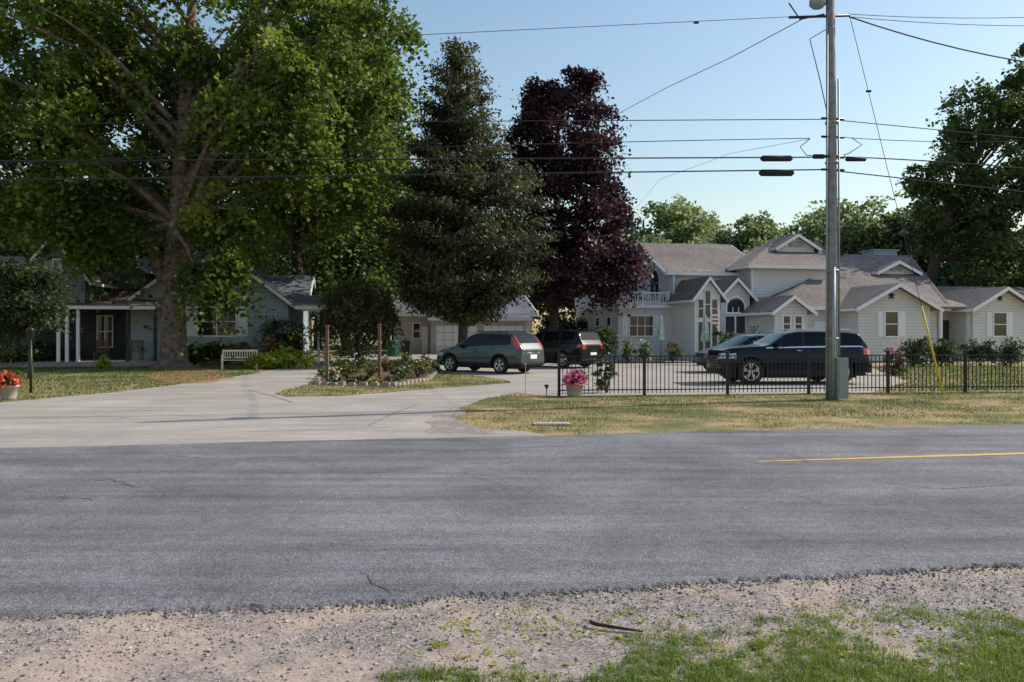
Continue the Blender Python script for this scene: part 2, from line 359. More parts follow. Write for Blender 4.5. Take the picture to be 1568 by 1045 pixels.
tree('purple_norway_maple', [(Vector((2.5, 48, 0)), 0.3), (P(848, 470, 48), 0.26), (P(850, 400, 48), 0.24), (P(852, 300, 48), 0.18), (P(856, 150, 48), 0.05)],
     [ell(862, 205, 60, 72, 48, 2.6), ell(868, 310, 80, 78, 48, 3.4), ell(862, 405, 98, 56, 47.5, 3.6), ell(808, 215, 28, 45, 47, 1.6), ell(915, 230, 30, 60, 47, 1.7), ell(948, 405, 36, 34, 47, 1.6), ell(835, 140, 26, 24, 48, 1), ell(885, 128, 28, 22, 48, 1), ell(935, 330, 24, 30, 47, 1.2), ell(800, 330, 24, 40, 47, 1.3)],
     350, 180, 0.42, 0.24, M['lf_purple'], M['barkdk'], 45, 0.1, rag=(0.8, 1.25))
tree('oak_tree', [(Vector((31, 60, 0)), 0.45), (P(1420, 450, 60), 0.4), (P(1450, 330, 60), 0.34), (P(1500, 230, 60), 0.2), (P(1530, 130, 60), 0.08)],
     [ell(1505, 180, 45, 45, 60, 3), ell(1430, 270, 38, 26, 59, 2.5), ell(1530, 290, 60, 45, 60, 4), ell(1465, 350, 60, 35, 60, 3), ell(1550, 135, 30, 34, 60, 2), ell(1600, 220, 60, 100, 61, 4), ell(1560, 400, 80, 50, 58, 3), ell(1590, 110, 36, 50, 61, 2.5), ell(1415, 320, 22, 20, 59, 1.5), ell(1470, 225, 28, 22, 60, 2)],
     350, 125, 0.5, 0.32, M['lf_mid'], M['barkdk'], 60, 0.15, rag=(0.8, 1.3))
def juniper():
    e = empty('juniper_tree'); mb = MB(); Y = 42.0
    prof = [(72, 12, 699), (100, 36, 699), (140, 50, 700), (200, 56, 700), (250, 84, 706), (300, 106, 708), (350, 124, 705), (420, 116, 710), (465, 84, 708), (490, 40, 712)]
    tr = [(Vector(((708-CU)*Y/F, Y, 0)), 0.27), (P(710, 440, Y), 0.22), (P(704, 300, Y), 0.17), (P(700, 180, Y), 0.1), (P(699, 80, Y), 0.03)]
    mb.tube([t[0] for t in tr], [t[1] for t in tr], M['barkdk'], 8)
    Ls = []; T = []
    vs = np.array([p[0] for p in prof]); hw = np.array([p[1] for p in prof]); cu = np.array([p[2] for p in prof])
    for i in range(390):
        v = 75+415*random.random()**0.8
        w = np.interp(v, vs, hw)*Y/F; c = P(float(np.interp(v, vs, cu)), v, Y)
        a = random.uniform(0, 2*math.pi); r = w*random.choice((random.uniform(.45, .9), random.uniform(0.85, 1.2)))
        up = 0.35 if v < 230 else 0.08
        end = Vector((c.x+r*math.cos(a), c.y+r*math.sin(a)*0.9, c.z+up*r))
        st = Vector((c.x, c.y, c.z-0.25*r))
        if i % 2 == 0: mb.tube([st, st.lerp(end, 0.5), end], [0.05, 0.03, 0.01], M['barkdk'], 4, False)
        n = int(80+w*55) if v > 200 else int(42+w*26)
        f = rng.random(n)**0.45
        pts = np.array(st)[None]*(1-f[:, None])+np.array(end)[None]*f[:, None]
        sg = (0.10 if v > 200 else 0.08)+(0.24 if v > 200 else .15)*f[:, None]
        pts = pts+rng.normal(size=(n, 3))*sg*np.array([1.2, 1.2, 0.5])
        Ls.append(pts); T.append(np.clip(random.gauss(0.42, 0.24)+rng.normal(0, 0.15, n), 0, 1))
    L = np.concatenate(Ls); T = np.concatenate(T)
    V = leafV(L, 0.26*rng.uniform(0.6, 1.3, len(L)), 0.38, 0)
    mb.obj('trunk_and_limbs', e); np_obj('needles', V, 4, T, M['lf_jun'], e)
juniper()
tree('weeping_mulberry', [(Vector((*G(548, 553), 0)), 0.13), (P(548, 500, 44), 0.1), (P(545, 470, 44), 0.09), (P(545, 445, 44), 0.04)],
     [ell(545, 468, 52, 28, 42, 1.6), ell(508, 490, 22, 24, 42, 1), ell(582, 488, 26, 24, 42, 1), ell(540, 444, 32, 14, 42, 1)], 130, 130, 0.25, 0.16, M['lf_olive'], M['barkdk'], 30, 0.04, droop=0.9)
tree('crabapple_tree', [(Vector((*G(47, 580), 0)), 0.08), (P(46, 520, 29), 0.06), (P(44, 470, 29), 0.05), (P(44, 420, 29), 0.02)],
     [ell(44, 450, 44, 38, 29, 1.1), ell(10, 495, 40, 20, 29, 0.9), ell(60, 412, 30, 18, 29, .7), ell(84, 478, 22, 26, 29, .6), ell(15, 420, 26, 22, 29, .6)], 110, 85, 0.2, 0.13, M['lf_dark'], M['barkdk'], 25, 0.03, rag=(.8, 1.35))
def distant():
    root = empty('distant_trees'); vars_ = []
    for k in range(5):
        random.seed(50+k)
        E = []
        for j in range(6):
            a = random.uniform(0, 6.28); q = random.uniform(0, 2.8)
            E.append((q*math.cos(a), q*math.sin(a), random.uniform(5.5, 12.5), random.uniform(2.0, 3.2), random.uniform(2.0, 3.2), random.uniform(2.0, 3.2)))
        C, V, t = crown(E, 130, 65, 0.6, 0.45, shell=0.55, rag=(.85, 1.25))
        me = {}
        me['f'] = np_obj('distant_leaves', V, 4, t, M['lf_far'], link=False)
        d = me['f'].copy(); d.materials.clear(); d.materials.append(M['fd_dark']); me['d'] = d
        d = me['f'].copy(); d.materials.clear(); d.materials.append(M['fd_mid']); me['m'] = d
        mb = MB(); tr = [(Vector((0, 0, -.3)), 0.32), (Vector((0.1, 0, 4)), 0.26), (Vector((0, 0.2, 8)), 0.2), (Vector((0, 0, 12)), 0.08)]
        mb.tube([a for a, b in tr], [b for a, b in tr], M['barkdk'], 7); limbs(mb, tr, C, 14, 0.1, M['barkdk'])
        o = mb.obj('distant_trunk', root); me['t'] = o.data; bpy.data.objects.remove(o)
        vars_.append(me)
    def put(u, Y, vt, kind, wide=1.0):
        ht = H+(HV-vt)*Y/F; s = ht/15.3; v = random.choice(vars_)
        r = random.uniform(0, 6.28)
        for key, nm in ((kind, 'tree_crown'), ('t', 'tree_trunk')):
            o = bpy.data.objects.new(nm, v[key]); SC.collection.objects.link(o); o.parent = root
            o.location = ((u-CU)*Y/F, Y, 0); o.rotation_euler = (0, 0, r); o.scale = (s*wide, s*wide, s)
    random.seed(3)
    for u in range(-260, 700, 42): put(u+random.uniform(-12, 12), random.uniform(72, 82), random.uniform(250, 330), 'd', 1.15)
    for u in range(-240, 940, 60): put(u+random.uniform(-15, 15), random.uniform(88, 98), random.uniform(290, 340), 'm', 1.15)
    for u in range(700, 930, 48): put(u, random.uniform(74, 84), random.uniform(350, 400), 'd', 1.2)
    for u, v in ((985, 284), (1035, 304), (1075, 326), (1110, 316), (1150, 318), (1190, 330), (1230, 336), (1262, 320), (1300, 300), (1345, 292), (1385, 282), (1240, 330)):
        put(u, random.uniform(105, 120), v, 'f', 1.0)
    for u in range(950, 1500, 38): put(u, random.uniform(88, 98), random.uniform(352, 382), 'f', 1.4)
    for u, v in ((1310, 320), (1350, 300), (1400, 315)): put(u, 82, v, 'f', 1.0)
    for u in range(1440, 1950, 50): put(u, random.uniform(72, 82), random.uniform(300, 360), 'd', 1.2)
    for u in range(1400, 2100, 70): put(u, random.uniform(90, 110), random.uniform(290, 340), 'm', 1.3)
distant()
random.seed(21)

# ---------------------------------------------------------------- ground
def sheet(name, pts, z, mat, jit=0.0, step=0.25):
    out = []
    n = len(pts)
    for i in range(n):
        a = Vector(pts[i]); b = Vector(pts[(i+1) % n]); L = (b-a).length; k = max(1, min(60, int(L/step)))
        for j in range(k):
            p = a.lerp(b, j/k); q = Vector((p.x, p.y, 0))
            nn = mnoise.noise(q*1.3)*jit+mnoise.noise(q*5)*jit*0.4
            out.append((p.x+nn, p.y+nn*0.8, z))
    mb = MB(); mb.add(out, [tuple(range(len(out)))], mat)
    o = mb.obj(name)
    return o
mb = MB(); mb.add([(-1200, -400, 0), (1200, -400, 0), (1200, 1500, 0), (-1200, 1500, 0)], [(0, 1, 2, 3)], M['grass']); mb.obj('ground')
TH = math.radians(10); rc, rs_ = math.cos(TH), math.sin(TH)
def R(a, b, z=0): return (rc*a-rs_*b, rs_*a+rc*b, z)
def near_edge(a):
    q = Vector((a, 0, 3.3))
    e = 5.06+0.10*mnoise.noise(q*0.8)+0.05*mnoise.noise(q*2.7)+0.035*mnoise.noise(q*9)+0.02*mnoise.noise(q*27)
    if a < -0.5: e += 0.14*min(1, (-.5-a)/2)
    return e
def road():
    mb = MB(); xs = [-300, -100, -40, -20]+list(np.arange(-9, 14, 0.012))+[20, 40, 100, 300]
    vt = []
    for a in xs:
        near = near_edge(a)
        q = Vector((a, 0, 3.3))
        far = 12.6+0.08*mnoise.noise(q*1.1+Vector((0, 5, 0)))+0.03*mnoise.noise(q*6)
        lip = 0.021+0.006*mnoise.noise(q*4)
        if a < -1: lip = max(.012, lip-.006)
        vt += [R(a, near-0.035-.03*abs(mnoise.noise(q*15)), 0.002), R(a, near-.008, lip), R(a, near+.25, 0.022), R(a, far, 0.022), R(a, far+.03, -0.01)]
    fs = []
    for i in range(len(xs)-1):
        for j in range(4): fs.append((i*5+j, (i+1)*5+j, (i+1)*5+j+1, i*5+j+1))
    mb.add(vt, fs, M['asphalt']); mb.obj('road')
road()
def crack(pts, w, z=.026):
    out = []
    for i in range(len(pts)-1):
        a = Vector((*G(*pts[i]), z)); b = Vector((*G(*pts[i+1]), z)); n = max(2, int((b-a).length/.03))
        for j in range(n):
            p = a.lerp(b, j/n); s = (b-a).normalized(); s = Vector((-s.y, s.x, 0))
            out.append((p+s*mnoise.noise(p*9)*.05, s))
    L = []; Rr = []
    for i, (p, s) in enumerate(out):
        ww = w*(.3+abs(mnoise.noise(p*14))*1.6)*min(1, i/4, (len(out)-1-i)/4); L.append(p+s*ww); Rr.append(p-s*ww)
    k = len(out); cm.add(L+Rr, [(i, i+1, k+i+1, k+i) for i in range(k-1)], M['crack'])
cm = MB()
crack([(548, 878), (562, 886), (575, 900), (606, 922)], .007)
crack([(575, 900), (590, 905), (640, 918)], .004)
crack([(120, 742), (170, 738), (215, 752)], .009); crack([(640, 700), (760, 690), (905, 684)], .012); crack([(700, 727), (790, 735)], .008)
crack([(1340, 742), (1440, 752), (1568, 745)], .009); crack([(0, 772), (90, 765), (160, 770)], .008); crack([(1130, 690), (1210, 700), (1240, 712)], .009)
crack([(1220, 762), (1250, 772), (1260, 780)], .007); crack([(250, 700), (330, 706), (470, 702)], .010)
cm.obj('road_cracks')
cm = MB()
crack([(330, 664), (460, 660), (610, 655)], .012, .0125); crack([(640, 620), (600, 635), (560, 655)], .01, .0125); crack([(100, 640), (230, 634), (330, 640)], .010, .0125); crack([(380, 598), (410, 605), (450, 618)], .02, .0125)
cm.obj('driveway_cracks')
mb = MB()
a = 4.9
while a < 120:
    L = .3 if a < 20 else 10
    w0 = 0.07*(0.4+.6*min(1, (a-4.9)/2.5)); o_ = .004*mnoise.noise(Vector((a*3, 0, 0)))
    mb.add([R(a, 9.57-w0+o_, .026), R(a+L, 9.57-w0+o_, .026), R(a+L, 9.57+w0, .026), R(a, 9.57+w0, .026)], [(0, 1, 2, 3)], M['yellow']); a += L
mb.obj('road_marking')
sheet('gravel_shoulder', [R(-60, -8)[:2], R(60, -8)[:2], R(60, 5.2)[:2], R(-60, 5.2)[:2]], 0.004, M['gravel'])
sheet('gravel_edge', [G(655, 640), G(692, 625), G(708, 630), G(700, 648), G(760, 666), G(660, 664)], 0.012, M['gravel'], 0.2)
dp = [G(860, 690), G(860, 668), G(720, 655), G(688, 642), G(700, 628), G(740, 612), G(790, 602), G(850, 608), G(1335, 602), G(1390, 586), G(1312, 556), G(1180, 548), G(890, 543),
      G(830, 540.5), G(600, 540.5), G(520, 546), G(482, 554), G(400, 571), G(330, 582), G(190, 600), G(0, 617), G(-500, 626), G(-500, 745), G(300, 700)]
sheet('driveway', dp, 0.008, M['drive'], 0.16)
isl = [G(420, 604), G(445, 597), G(490, 586), G(484, 574), G(510, 562), G(570, 556), G(650, 554), G(668, 566), G(700, 573), G(775, 583), G(782, 587), G(700, 593), G(600, 601), G(520, 607), G(440, 608)]
sheet('grass_island', isl, 0.02, M['grass'], 0.1)
sheet('pine_straw_bed', [G(215, 577), G(250, 566), G(290, 560), G(335, 566), G(356, 577), G(320, 586), G(255, 590)], 0.014, M['straw'], 0.35)
def inpoly(x, y, poly):
    px = np.array([p[0] for p in poly]); py = np.array([p[1] for p in poly]); c = np.zeros(len(x), bool); j = len(poly)-1
    for i in range(len(poly)):
        cond = ((py[i] > y) != (py[j] > y)) & (x < (px[j]-px[i])*(y-py[i])/(py[j]-py[i]+1e-12)+px[i]); c ^= cond; j = i
    return c
def lawn(name, poly, dens, h, w, dry=0.3, z=0.0, road_dry=0):
    xs = [p[0] for p in poly]; ys = [p[1] for p in poly]
    n = int((max(xs)-min(xs))*(max(ys)-min(ys))*dens)
    x = rng.uniform(min(xs), max(xs), n); y = rng.uniform(min(ys), max(ys), n)
    k = inpoly(x, y, poly); x = x[k]; y = y[k]
    tn = np.array([mnoise.noise(Vector((a*0.5, b*0.9, 2)))+0.6*mnoise.noise(Vector((a*2, b*2.5, 7))) for a, b in zip(x, y)])
    if road_dry:
        bb_ = -rs_*x+rc*y; tn += road_dry*np.clip(1-(bb_-12.6)/3.5, 0, 1)
        k = rng.random(len(x)) > np.clip(tn*1.4, 0, .9); x = x[k]; y = y[k]; tn = tn[k]
    n = len(x)
    t = np.clip(dry+tn*0.8+rng.normal(0, 0.12, n), 0, 1)
    B = np.stack([x, y, np.full(n, z)], 1)
    np_obj(name, bladeV(B, h*rng.uniform(0.5, 1.4, n)*(1.1-0.4*t), w*rng.uniform(0.7, 1.3, n), 0.8), 3, t, M['blade'])
lawnR = [G(688, 641), G(702, 627), G(745, 611), G(792, 602.5), G(855, 608), G(1335, 602.5), G(1700, 598), (21, 15.9), (9.6, 14.45), (4, 13.45), (1.3, 12.98), G(735, 658)]
lawn('lawn_grass', lawnR, 560, 0.05, 0.012, 0.46, 0, .5)
lawnR2 = [G(1335, 601), G(1390, 585), G(1330, 562), G(1700, 562), G(1700, 598)]
lawn('lawn_grass', lawnR2, 160, 0.07, 0.025, 0.25)
lawn('lawn_grass', isl, 260, 0.05, 0.02, 0.38, 0.02)
lawnL = [G(400, 571), G(330, 582), G(190, 600), G(0, 617), G(-200, 622), G(-200, 558), G(380, 556)]
lawn('lawn_grass', lawnL, 190, 0.06, 0.024, 0.16)

def stones():
    base = np.array([(1, 0, 0), (-1, 0, 0), (0, 1, 0), (0, -1, 0), (0, 0, 1), (0, 0, -1)], float)
    tri = [(0, 2, 4), (2, 1, 4), (1, 3, 4), (3, 0, 4), (2, 0, 5), (1, 2, 5), (3, 1, 5), (0, 3, 5)]
    n = 24000; ne = 6500
    a = rng.uniform(-6, 11, n); b = np.where(rng.random(n) < 0.6, 5.0-np.abs(rng.normal(0, 0.5, n)), rng.uniform(2.6, 5.1, n))
    t = rng.random(n)
    s = np.clip(rng.lognormal(-5.1, 0.45, n), 0.003, 0.02)
    ae = rng.uniform(-6, 11, ne); be = np.array([near_edge(q) for q in ae])-.045+rng.normal(0, .04, ne)
    a = np.concatenate([a, ae]); b = np.concatenate([b, be]); t = np.concatenate([t, rng.random(ne)*.42]); s = np.concatenate([s, np.clip(rng.lognormal(-4.75, .4, ne), .004, .022)]); n += ne
    X = rc*a-rs_*b; Yy = rs_*a+rc*b
    q = rng.uniform(0.6, 1.2, (n, 6, 1)); sc = s[:, None, None]*np.array([1, 0.8, 0.55])[None, None]
    ang = rng.uniform(0, 6.28, n); c, sn = np.cos(ang)[:, None], np.sin(ang)[:, None]
    P6 = base[None]*q*sc; x = P6[:, :, 0]*c-P6[:, :, 1]*sn; y = P6[:, :, 0]*sn+P6[:, :, 1]*c
    W = np.stack([x+X[:, None], y+Yy[:, None], P6[:, :, 2]+(0.004+s*0.3)[:, None]], 2)
    V = W[:, np.array(tri).ravel()].reshape(-1, 3)
    m = leafmat('gravel_stones', [(0, (0.09, 0.08, 0.078)), (0.5, (0.27, 0.225, 0.20)), (1, (0.58, 0.49, 0.43))], 0, 0.9)
    np_obj('gravel_stones', V, 3, np.repeat(t, 8), m)
stones()
def clumps():
    Bs = []; hs = []; ts = []
    for i in range(5600):
        u = random.uniform(540, 1750); v = 900+230*random.random()**.8
        edge = 1062-(u-560)*0.22 if u < 1000 else 965-(u-1000)*0.09
        d = (v-edge)/70
        x, y = G(u, v)
        dens = d*.8+1.0*mnoise.noise(Vector((x*1.6, y*1.6, 4)))+.5*mnoise.noise(Vector((x*5, y*5, 1)))
        if random.random() > dens: continue
        n = random.randint(14, 50); r = random.uniform(0.012, 0.055)
        p = rng.normal(size=(n, 3))*r; p[:, 2] = 0; Bs.append(p+np.array([x, y, 0.002])); hs.append(np.full(n, random.uniform(0.016, 0.042))); ts.append(np.full(n, random.gauss(.38, .14)))
    for i in range(70):
        u = random.uniform(560, 1568); v = 925-(u-600)*0.06+random.gauss(25, 20); x, y = G(u, v); n = random.randint(8, 25)
        p = rng.normal(size=(n, 3))*0.03; p[:, 2] = 0; Bs.append(p+np.array([x, y, 0.002])); hs.append(np.full(n, 0.028)); ts.append(np.full(n, .4))
    B = np.concatenate(Bs); h = np.concatenate(hs)*rng.uniform(0.5, 1.5, len(B)); t = np.concatenate(ts)
    np_obj('roadside_grass', bladeV(B, h, 0.005*rng.uniform(0.7, 1.5, len(B)), 0.96), 3, t+rng.normal(0, .13, len(B)), M['bladeF'])
    # broad-leaved weeds
    W = []
    for i in range(150):
        u = random.uniform(600, 1568); v = random.uniform(940, 1060); x, y = G(u, v); n = random.randint(5, 14)
        p = rng.normal(size=(n, 3))*0.022; p[:, 2] = rng.uniform(.006, .02, n); W.append(p+np.array([x, y, 0]))
    W = np.concatenate(W); np_obj('roadside_weeds', leafV(W, .024*rng.uniform(.6, 1.3, len(W)), .6, 1.5), 4, rng.random(len(W)), M['lf_lime'])
clumps()
mb = MB(); s0 = Vector((*G(908, 964), 0.022)); s1 = Vector((*G(985, 972), 0.018))
mb.tube([s0+Vector((-.012, .05, .010)), s0+Vector((-.005, .012, .012)), s0+Vector((.02, 0, .008)), s0.lerp(s1, .5)+Vector((0, -.004, .005)), s1], [0.007, 0.012, 0.011, 0.009, 0.006], M['stick'], 7, True, 0.1)
mb.obj('fallen_stick')

# ---------------------------------------------------------------- buildings
HT = math.radians(11); hc, hs = math.cos(HT), math.sin(HT)
def T(a, b, z): return (hc*a-hs*b, hs*a+hc*b, z)
def AB(u, b):
    k = (u-CU)/F; Y = b/(hc-hs*k); return Y*(hc*k+hs), Y
def Z(v, u, b): return H-(v-HV)*AB(u, b)[1]/F
class House:
    def __init__(s, name): s.e = empty(name); s.p = {}
    def part(s, n):
        if n not in s.p: s.p[n] = MB()
        return s.p[n]
    def done(s):
        for n, mb in s.p.items(): mb.obj(n, s.e)
    def box(s, part, a0, a1, b0, b1, z0, z1, mat): s.part(part).box(a0, a1, b0, b1, z0, z1, mat, T)
    def slab(s, pts, mat, th=0.14, part='roof'): s.part(part).slab([T(*p) for p in pts], th, mat)
    def beam(s, p, q, w=0.09, h=0.2, mat=None, part='trim', z=-0.02):
        mat = mat or M['white']; p = Vector(p); q = Vector(q); d = q-p; sd = Vector((d.y, -d.x, 0))
        sd = sd.normalized()*w/2 if sd.length > 1e-6 else Vector((w/2, 0, 0))
        up = Vector((0, 0, z)); dn = Vector((0, 0, z-h))
        c = [p-sd+dn, q-sd+dn, q+sd+dn, p+sd+dn, p-sd+up, q-sd+up, q+sd+up, p+sd+up]
        s.part(part).box8([T(*x) for x in c], mat)
    def gable_front(s, a0, a1, b0, b1, ze, zr, wall, roof, oh=0.35, z0=0, louver=False):
        am = (a0+a1)/2; sl = (zr-ze)/(am-a0)
        s.part('walls').add([T(*p) for p in [(a0, b0, z0), (a1, b0, z0), (a1, b0, ze), (am, b0, zr), (a0, b0, ze), (a0, b1, z0), (a1, b1, z0), (a1, b1, ze), (am, b1, zr), (a0, b1, ze)]],
                            [(0, 1, 2, 3, 4), (9, 8, 7, 6, 5), (0, 4, 9, 5), (1, 6, 7, 2)], wall)
        zo = ze-sl*oh; f = 0.1
        s.slab([(a0-oh, b0-oh, zo+f), (am, b0-oh, zr+f), (am, b1, zr+f), (a0-oh, b1, zo+f)], roof)
        s.slab([(am, b0-oh, zr+f), (a1+oh, b0-oh, zo+f), (a1+oh, b1, zo+f), (am, b1, zr+f)], roof)
        s.beam((a0-oh, b0-oh-.05, zo+f), (am, b0-oh-.05, zr+f), 0.06, 0.2)
        s.beam((am, b0-oh-.05, zr+f), (a1+oh, b0-oh-.05, zo+f), 0.06, 0.2)
        s.beam((a0-oh-.05, b0-oh, zo+f), (a0-oh-.05, b1, zo+f), 0.06, 0.14)
        s.beam((a1+oh+.05, b0-oh, zo+f), (a1+oh+.05, b1, zo+f), 0.06, 0.14)
    def gable_side(s, a0, a1, b0, b1, ze, zr, wall, roof, oh=0.35, z0=0):
        bm = (b0+b1)/2; sl = (zr-ze)/(bm-b0)
        s.part('walls').add([T(*p) for p in [(a0, b0, z0), (a0, b1, z0), (a0, b1, ze), (a0, bm, zr), (a0, b0, ze), (a1, b0, z0), (a1, b1, z0), (a1, b1, ze), (a1, bm, zr), (a1, b0, ze)]],
                            [(4, 3, 2, 1, 0), (5, 6, 7, 8, 9), (0, 5, 9, 4), (1, 2, 7, 6)], wall)
        zo = ze-sl*oh; f = 0.1
        s.slab([(a0-oh, b0-oh, zo+f), (a1+oh, b0-oh, zo+f), (a1+oh, bm, zr+f), (a0-oh, bm, zr+f)], roof)
        s.slab([(a0-oh, bm, zr+f), (a1+oh, bm, zr+f), (a1+oh, b1+oh, zo+f), (a0-oh, b1+oh, zo+f)], roof)
        for a in (a0-oh-.04, a1+oh+.04):
            s.beam((a, b0-oh, zo+f), (a, bm, zr+f), 0.06, 0.24); s.beam((a, bm, zr+f), (a, b1+oh, zo+f), 0.06, 0.24)
        s.beam((a0-oh, b0-oh-.05, zo+f), (a1+oh, b0-oh-.05, zo+f), 0.08, 0.2)
    def hip(s, a0, a1, b0, b1, ze, zr, r0, r1, wall, roof, oh=0.4, z0=0):
        bm = (b0+b1)/2; s.box('walls', a0, a1, b0, b1, z0, ze, wall); f = 0.1
        A0, A1, B0, B1 = a0-oh, a1+oh, b0-oh, b1+oh
        p = [(A0, B0, ze), (A1, B0, ze), (A1, B1, ze), (A0, B1, ze), (r0, bm, zr), (r1, bm, zr)]
        vs = [T(x, y, z+f) for x, y, z in p]
        s.part('roof').add(vs, [(0, 1, 5, 4), (1, 2, 5), (2, 3, 4, 5), (3, 0, 4), (3, 2, 1, 0)], roof)
        s.beam((A0, B0-.05, ze+f+.02), (A1, B0-.05, ze+f+.02), 0.08, 0.2); s.beam((A0-.05, B0, ze+f+.02), (A0-.05, B1, ze+f+.02), 0.08, 0.2)
        s.beam((A1+.05, B0, ze+f+.02), (A1+.05, B1, ze+f+.02), 0.08, 0.2)
        for q0, q1 in (((A0, B0, ze+f), (r0, bm, zr+f)), ((A1, B0, ze+f), (r1, bm, zr+f))): s.beam(q0, q1, 0.18, 0.05, roof, 'roof_caps', 0.04)
    def window(s, o, ax, x0, x1, z0, z1, shutters=None, arch=False, grid=(2, 2), face=1, frame=0.08):
        def bx(part, u0, u1, w0, w1, d0, d1, mat):
            if ax == 'f': s.box(part, u0, u1, o-d1, o-d0, w0, w1, mat)
            else: s.box(part, o-d1, o-d0, u0, u1, w0, w1, mat)
        fr = frame; W = M['white']
        bx('window_glass', x0, x1, z0, z1, 0.0, 0.02, M['glass'])
        bx('window_frames', x0-fr, x0, z0-fr, z1+(0 if arch else fr), 0, 0.07, W); bx('window_frames', x1, x1+fr, z0-fr, z1+(0 if arch else fr), 0, 0.07, W)
        bx('window_frames', x0, x1, z0-fr, z0, 0, 0.09, W)
        if not arch: bx('window_frames', x0, x1, z1, z1+fr, 0, 0.07, W)
        for i in range(1, grid[0]):
            x = x0+(x1-x0)*i/grid[0]; bx('window_frames', x-.025, x+.025, z0, z1, 0.02, 0.05, W)
        for i in range(1, grid[1]):
            z = z0+(z1-z0)*i/grid[1]; bx('window_frames', x0, x1, z-.025, z+.025, 0.02, 0.045, W)
        if arch:
            xm = (x0+x1)/2; r = (x1-x0)/2; n = 12
            def pt(x, z, d): return T(x, o-d, z) if ax == 'f' else T(o-d, x, z)
            ps = [pt(xm+r*math.cos(math.pi*i/n), z1+r*math.sin(math.pi*i/n), 0.02) for i in range(n+1)]
            s.part('window_glass').add(ps, [tuple(range(n+1))], M['glass'])
            for i in range(n):
                t0, t1 = math.pi*i/n, math.pi*(i+1)/n; R1 = r+fr
                c = []
                for d in (0.0, 0.07):
                    c += [pt(xm+r*math.cos(t0), z1+r*math.sin(t0), d), pt(xm+R1*math.cos(t0), z1+R1*math.sin(t0), d), pt(xm+R1*math.cos(t1), z1+R1*math.sin(t1), d), pt(xm+r*math.cos(t1), z1+r*math.sin(t1), d)]
                s.part('window_frames').box8(c, W)
        if shutters:
            for q0, q1 in ((x0-fr-0.02-shutters, x0-fr-0.02), (x1+fr+0.02, x1+fr+0.02+shutters)):
                bx('shutters', q0, q1, z0-.05, z1+.05, 0, 0.04, W)
                k = int((z1-z0)/0.14)
                for i in range(k): bx('shutters', q0+.05, q1-.05, z0+0.14*i, z0+0.14*i+.07, 0.04, 0.06, W)
    def fu(s, b, u0, u1): return AB(u0, b)[0], AB(u1, b)[0]

# ---- right house
h = House('white_siding_house'); S, RF = M['sidR'], M['roofR']
aL = AB(1025, 47)[0]; aLr = AB(1165, 47)[0]
h.gable_side(aL, aLr, 47, 57, 5.5, 7.7, S, RF, 0.4)
for b0, b1 in ((48.6, 50.2), (52.6, 54.3)): h.window(aL, 's', b0, b1, 3.75, 4.9, arch=True, grid=(2, 1), frame=0.16)
aB = AB(947, 46.8)[0]
h.box('walls', aB, aL+0.1, 46.8, 56.5, 0, 3.15, S)
h.box('trim', aB-.25, aL+.2, 46.55, 56.7, 3.15, 3.36, M['white'])
def rail(p, q):
    p = Vector(p); q = Vector(q); L = (q-p).length; n = int(L/0.16)
    h.beam((*p.xy, 4.16), (*q.xy, 4.16), 0.09, 0.08, part='balcony_railing'); h.beam((*p.xy, 3.52), (*q.xy, 3.52), 0.07, 0.06, part='balcony_railing')
    for i in range(n+1):
        c = p.lerp(q, i/n); w = 0.06 if i % 10 == 0 else 0.022
        h.box('balcony_railing', c.x-w, c.x+w, c.y-w, c.y+w, 3.36, 4.22 if i % 10 == 0 else 4.08, M['white'])
rail((aB-.1, 46.7, 0), (aL-.2, 46.7, 0)); rail((aB-.1, 46.8, 0), (aB-.1, 56.3, 0))
x0, x1 = h.fu(46.8, 964, 999); h.window(46.8, 'f', x0, x1, 1.45, 2.65, shutters=0.4, grid=(3, 2))
for b0 in (48.2, 50.6, 53.2): h.window(aB, 's', b0, b0+.8, 1.5, 2.6, grid=(1, 2))
x0, x1 = h.fu(47, 1056, 1064); h.window(47, 'f', x0, x1, 1.0, 2.8, grid=(1, 2))
x0, x1 = h.fu(47, 1062, 1078); h.window(47, 'f', x0, x1, 4.0, 5.0, grid=(2, 2))
h.box('downspouts', AB(1027, 47)[0], AB(1027, 47)[0]+.1, 46.6, 46.75, 0, 5.4, M['white'])
m0, m1 = h.fu(45, 1149, 1267)
zeM = Z(410, 1200, 45); zrM = Z(372, 1220, 50)
h.hip(m0, m1, 45, 55, zeM, zrM, AB(1188, 50)[0], AB(1250, 50)[0], S, RF, 0.4)
g0, g1 = h.fu(47.5, 1184, 1253)
h.gable_front(g0+.3, g1-.3, 47.5, 50.5, Z(379, 1218, 47.5), Z(361, 1218, 47.5), S, RF, 0.3, z0=Z(388, 1218, 47.5))
h.box('gable_louver', (g0+g1)/2-.45, (g0+g1)/2+.45, 47.42, 47.5, Z(378, 1218, 47.5), Z(371, 1218, 47.5), M['galv'])
h.box('downspouts', m0+.02, m0+.12, 44.9, 44.98, 2.6, zeM-.1, M['white'])
q0, q1 = h.fu(43.2, 1064, 1103)
h.gable_front(q0, q1, 43.2, 48, Z(452, 1080, 43.2), Z(426, 1080, 43.2), M['white'], M['roofT'], 0.3)
zt = Z(455, 1080, 43.2); w = (q1-q0)
for i in range(3):
    xx = q0+w*(0.12+0.27*i); h.window(43.2, 'f', xx, xx+w*0.2, 2.5, zt+(0.35 if i == 1 else -.15), grid=(1, 2), frame=0.05)
    h.window(43.2, 'f', xx, xx+w*0.2, 0.3, 2.25, grid=(1, 1), frame=0.05)
q0, q1 = h.fu(44.0, 1104, 1148)
h.gable_front(q0, q1, 44.0, 48, Z(452, 1125, 44), Z(428, 1125, 44), S, RF, 0.3)
w = q1-q0
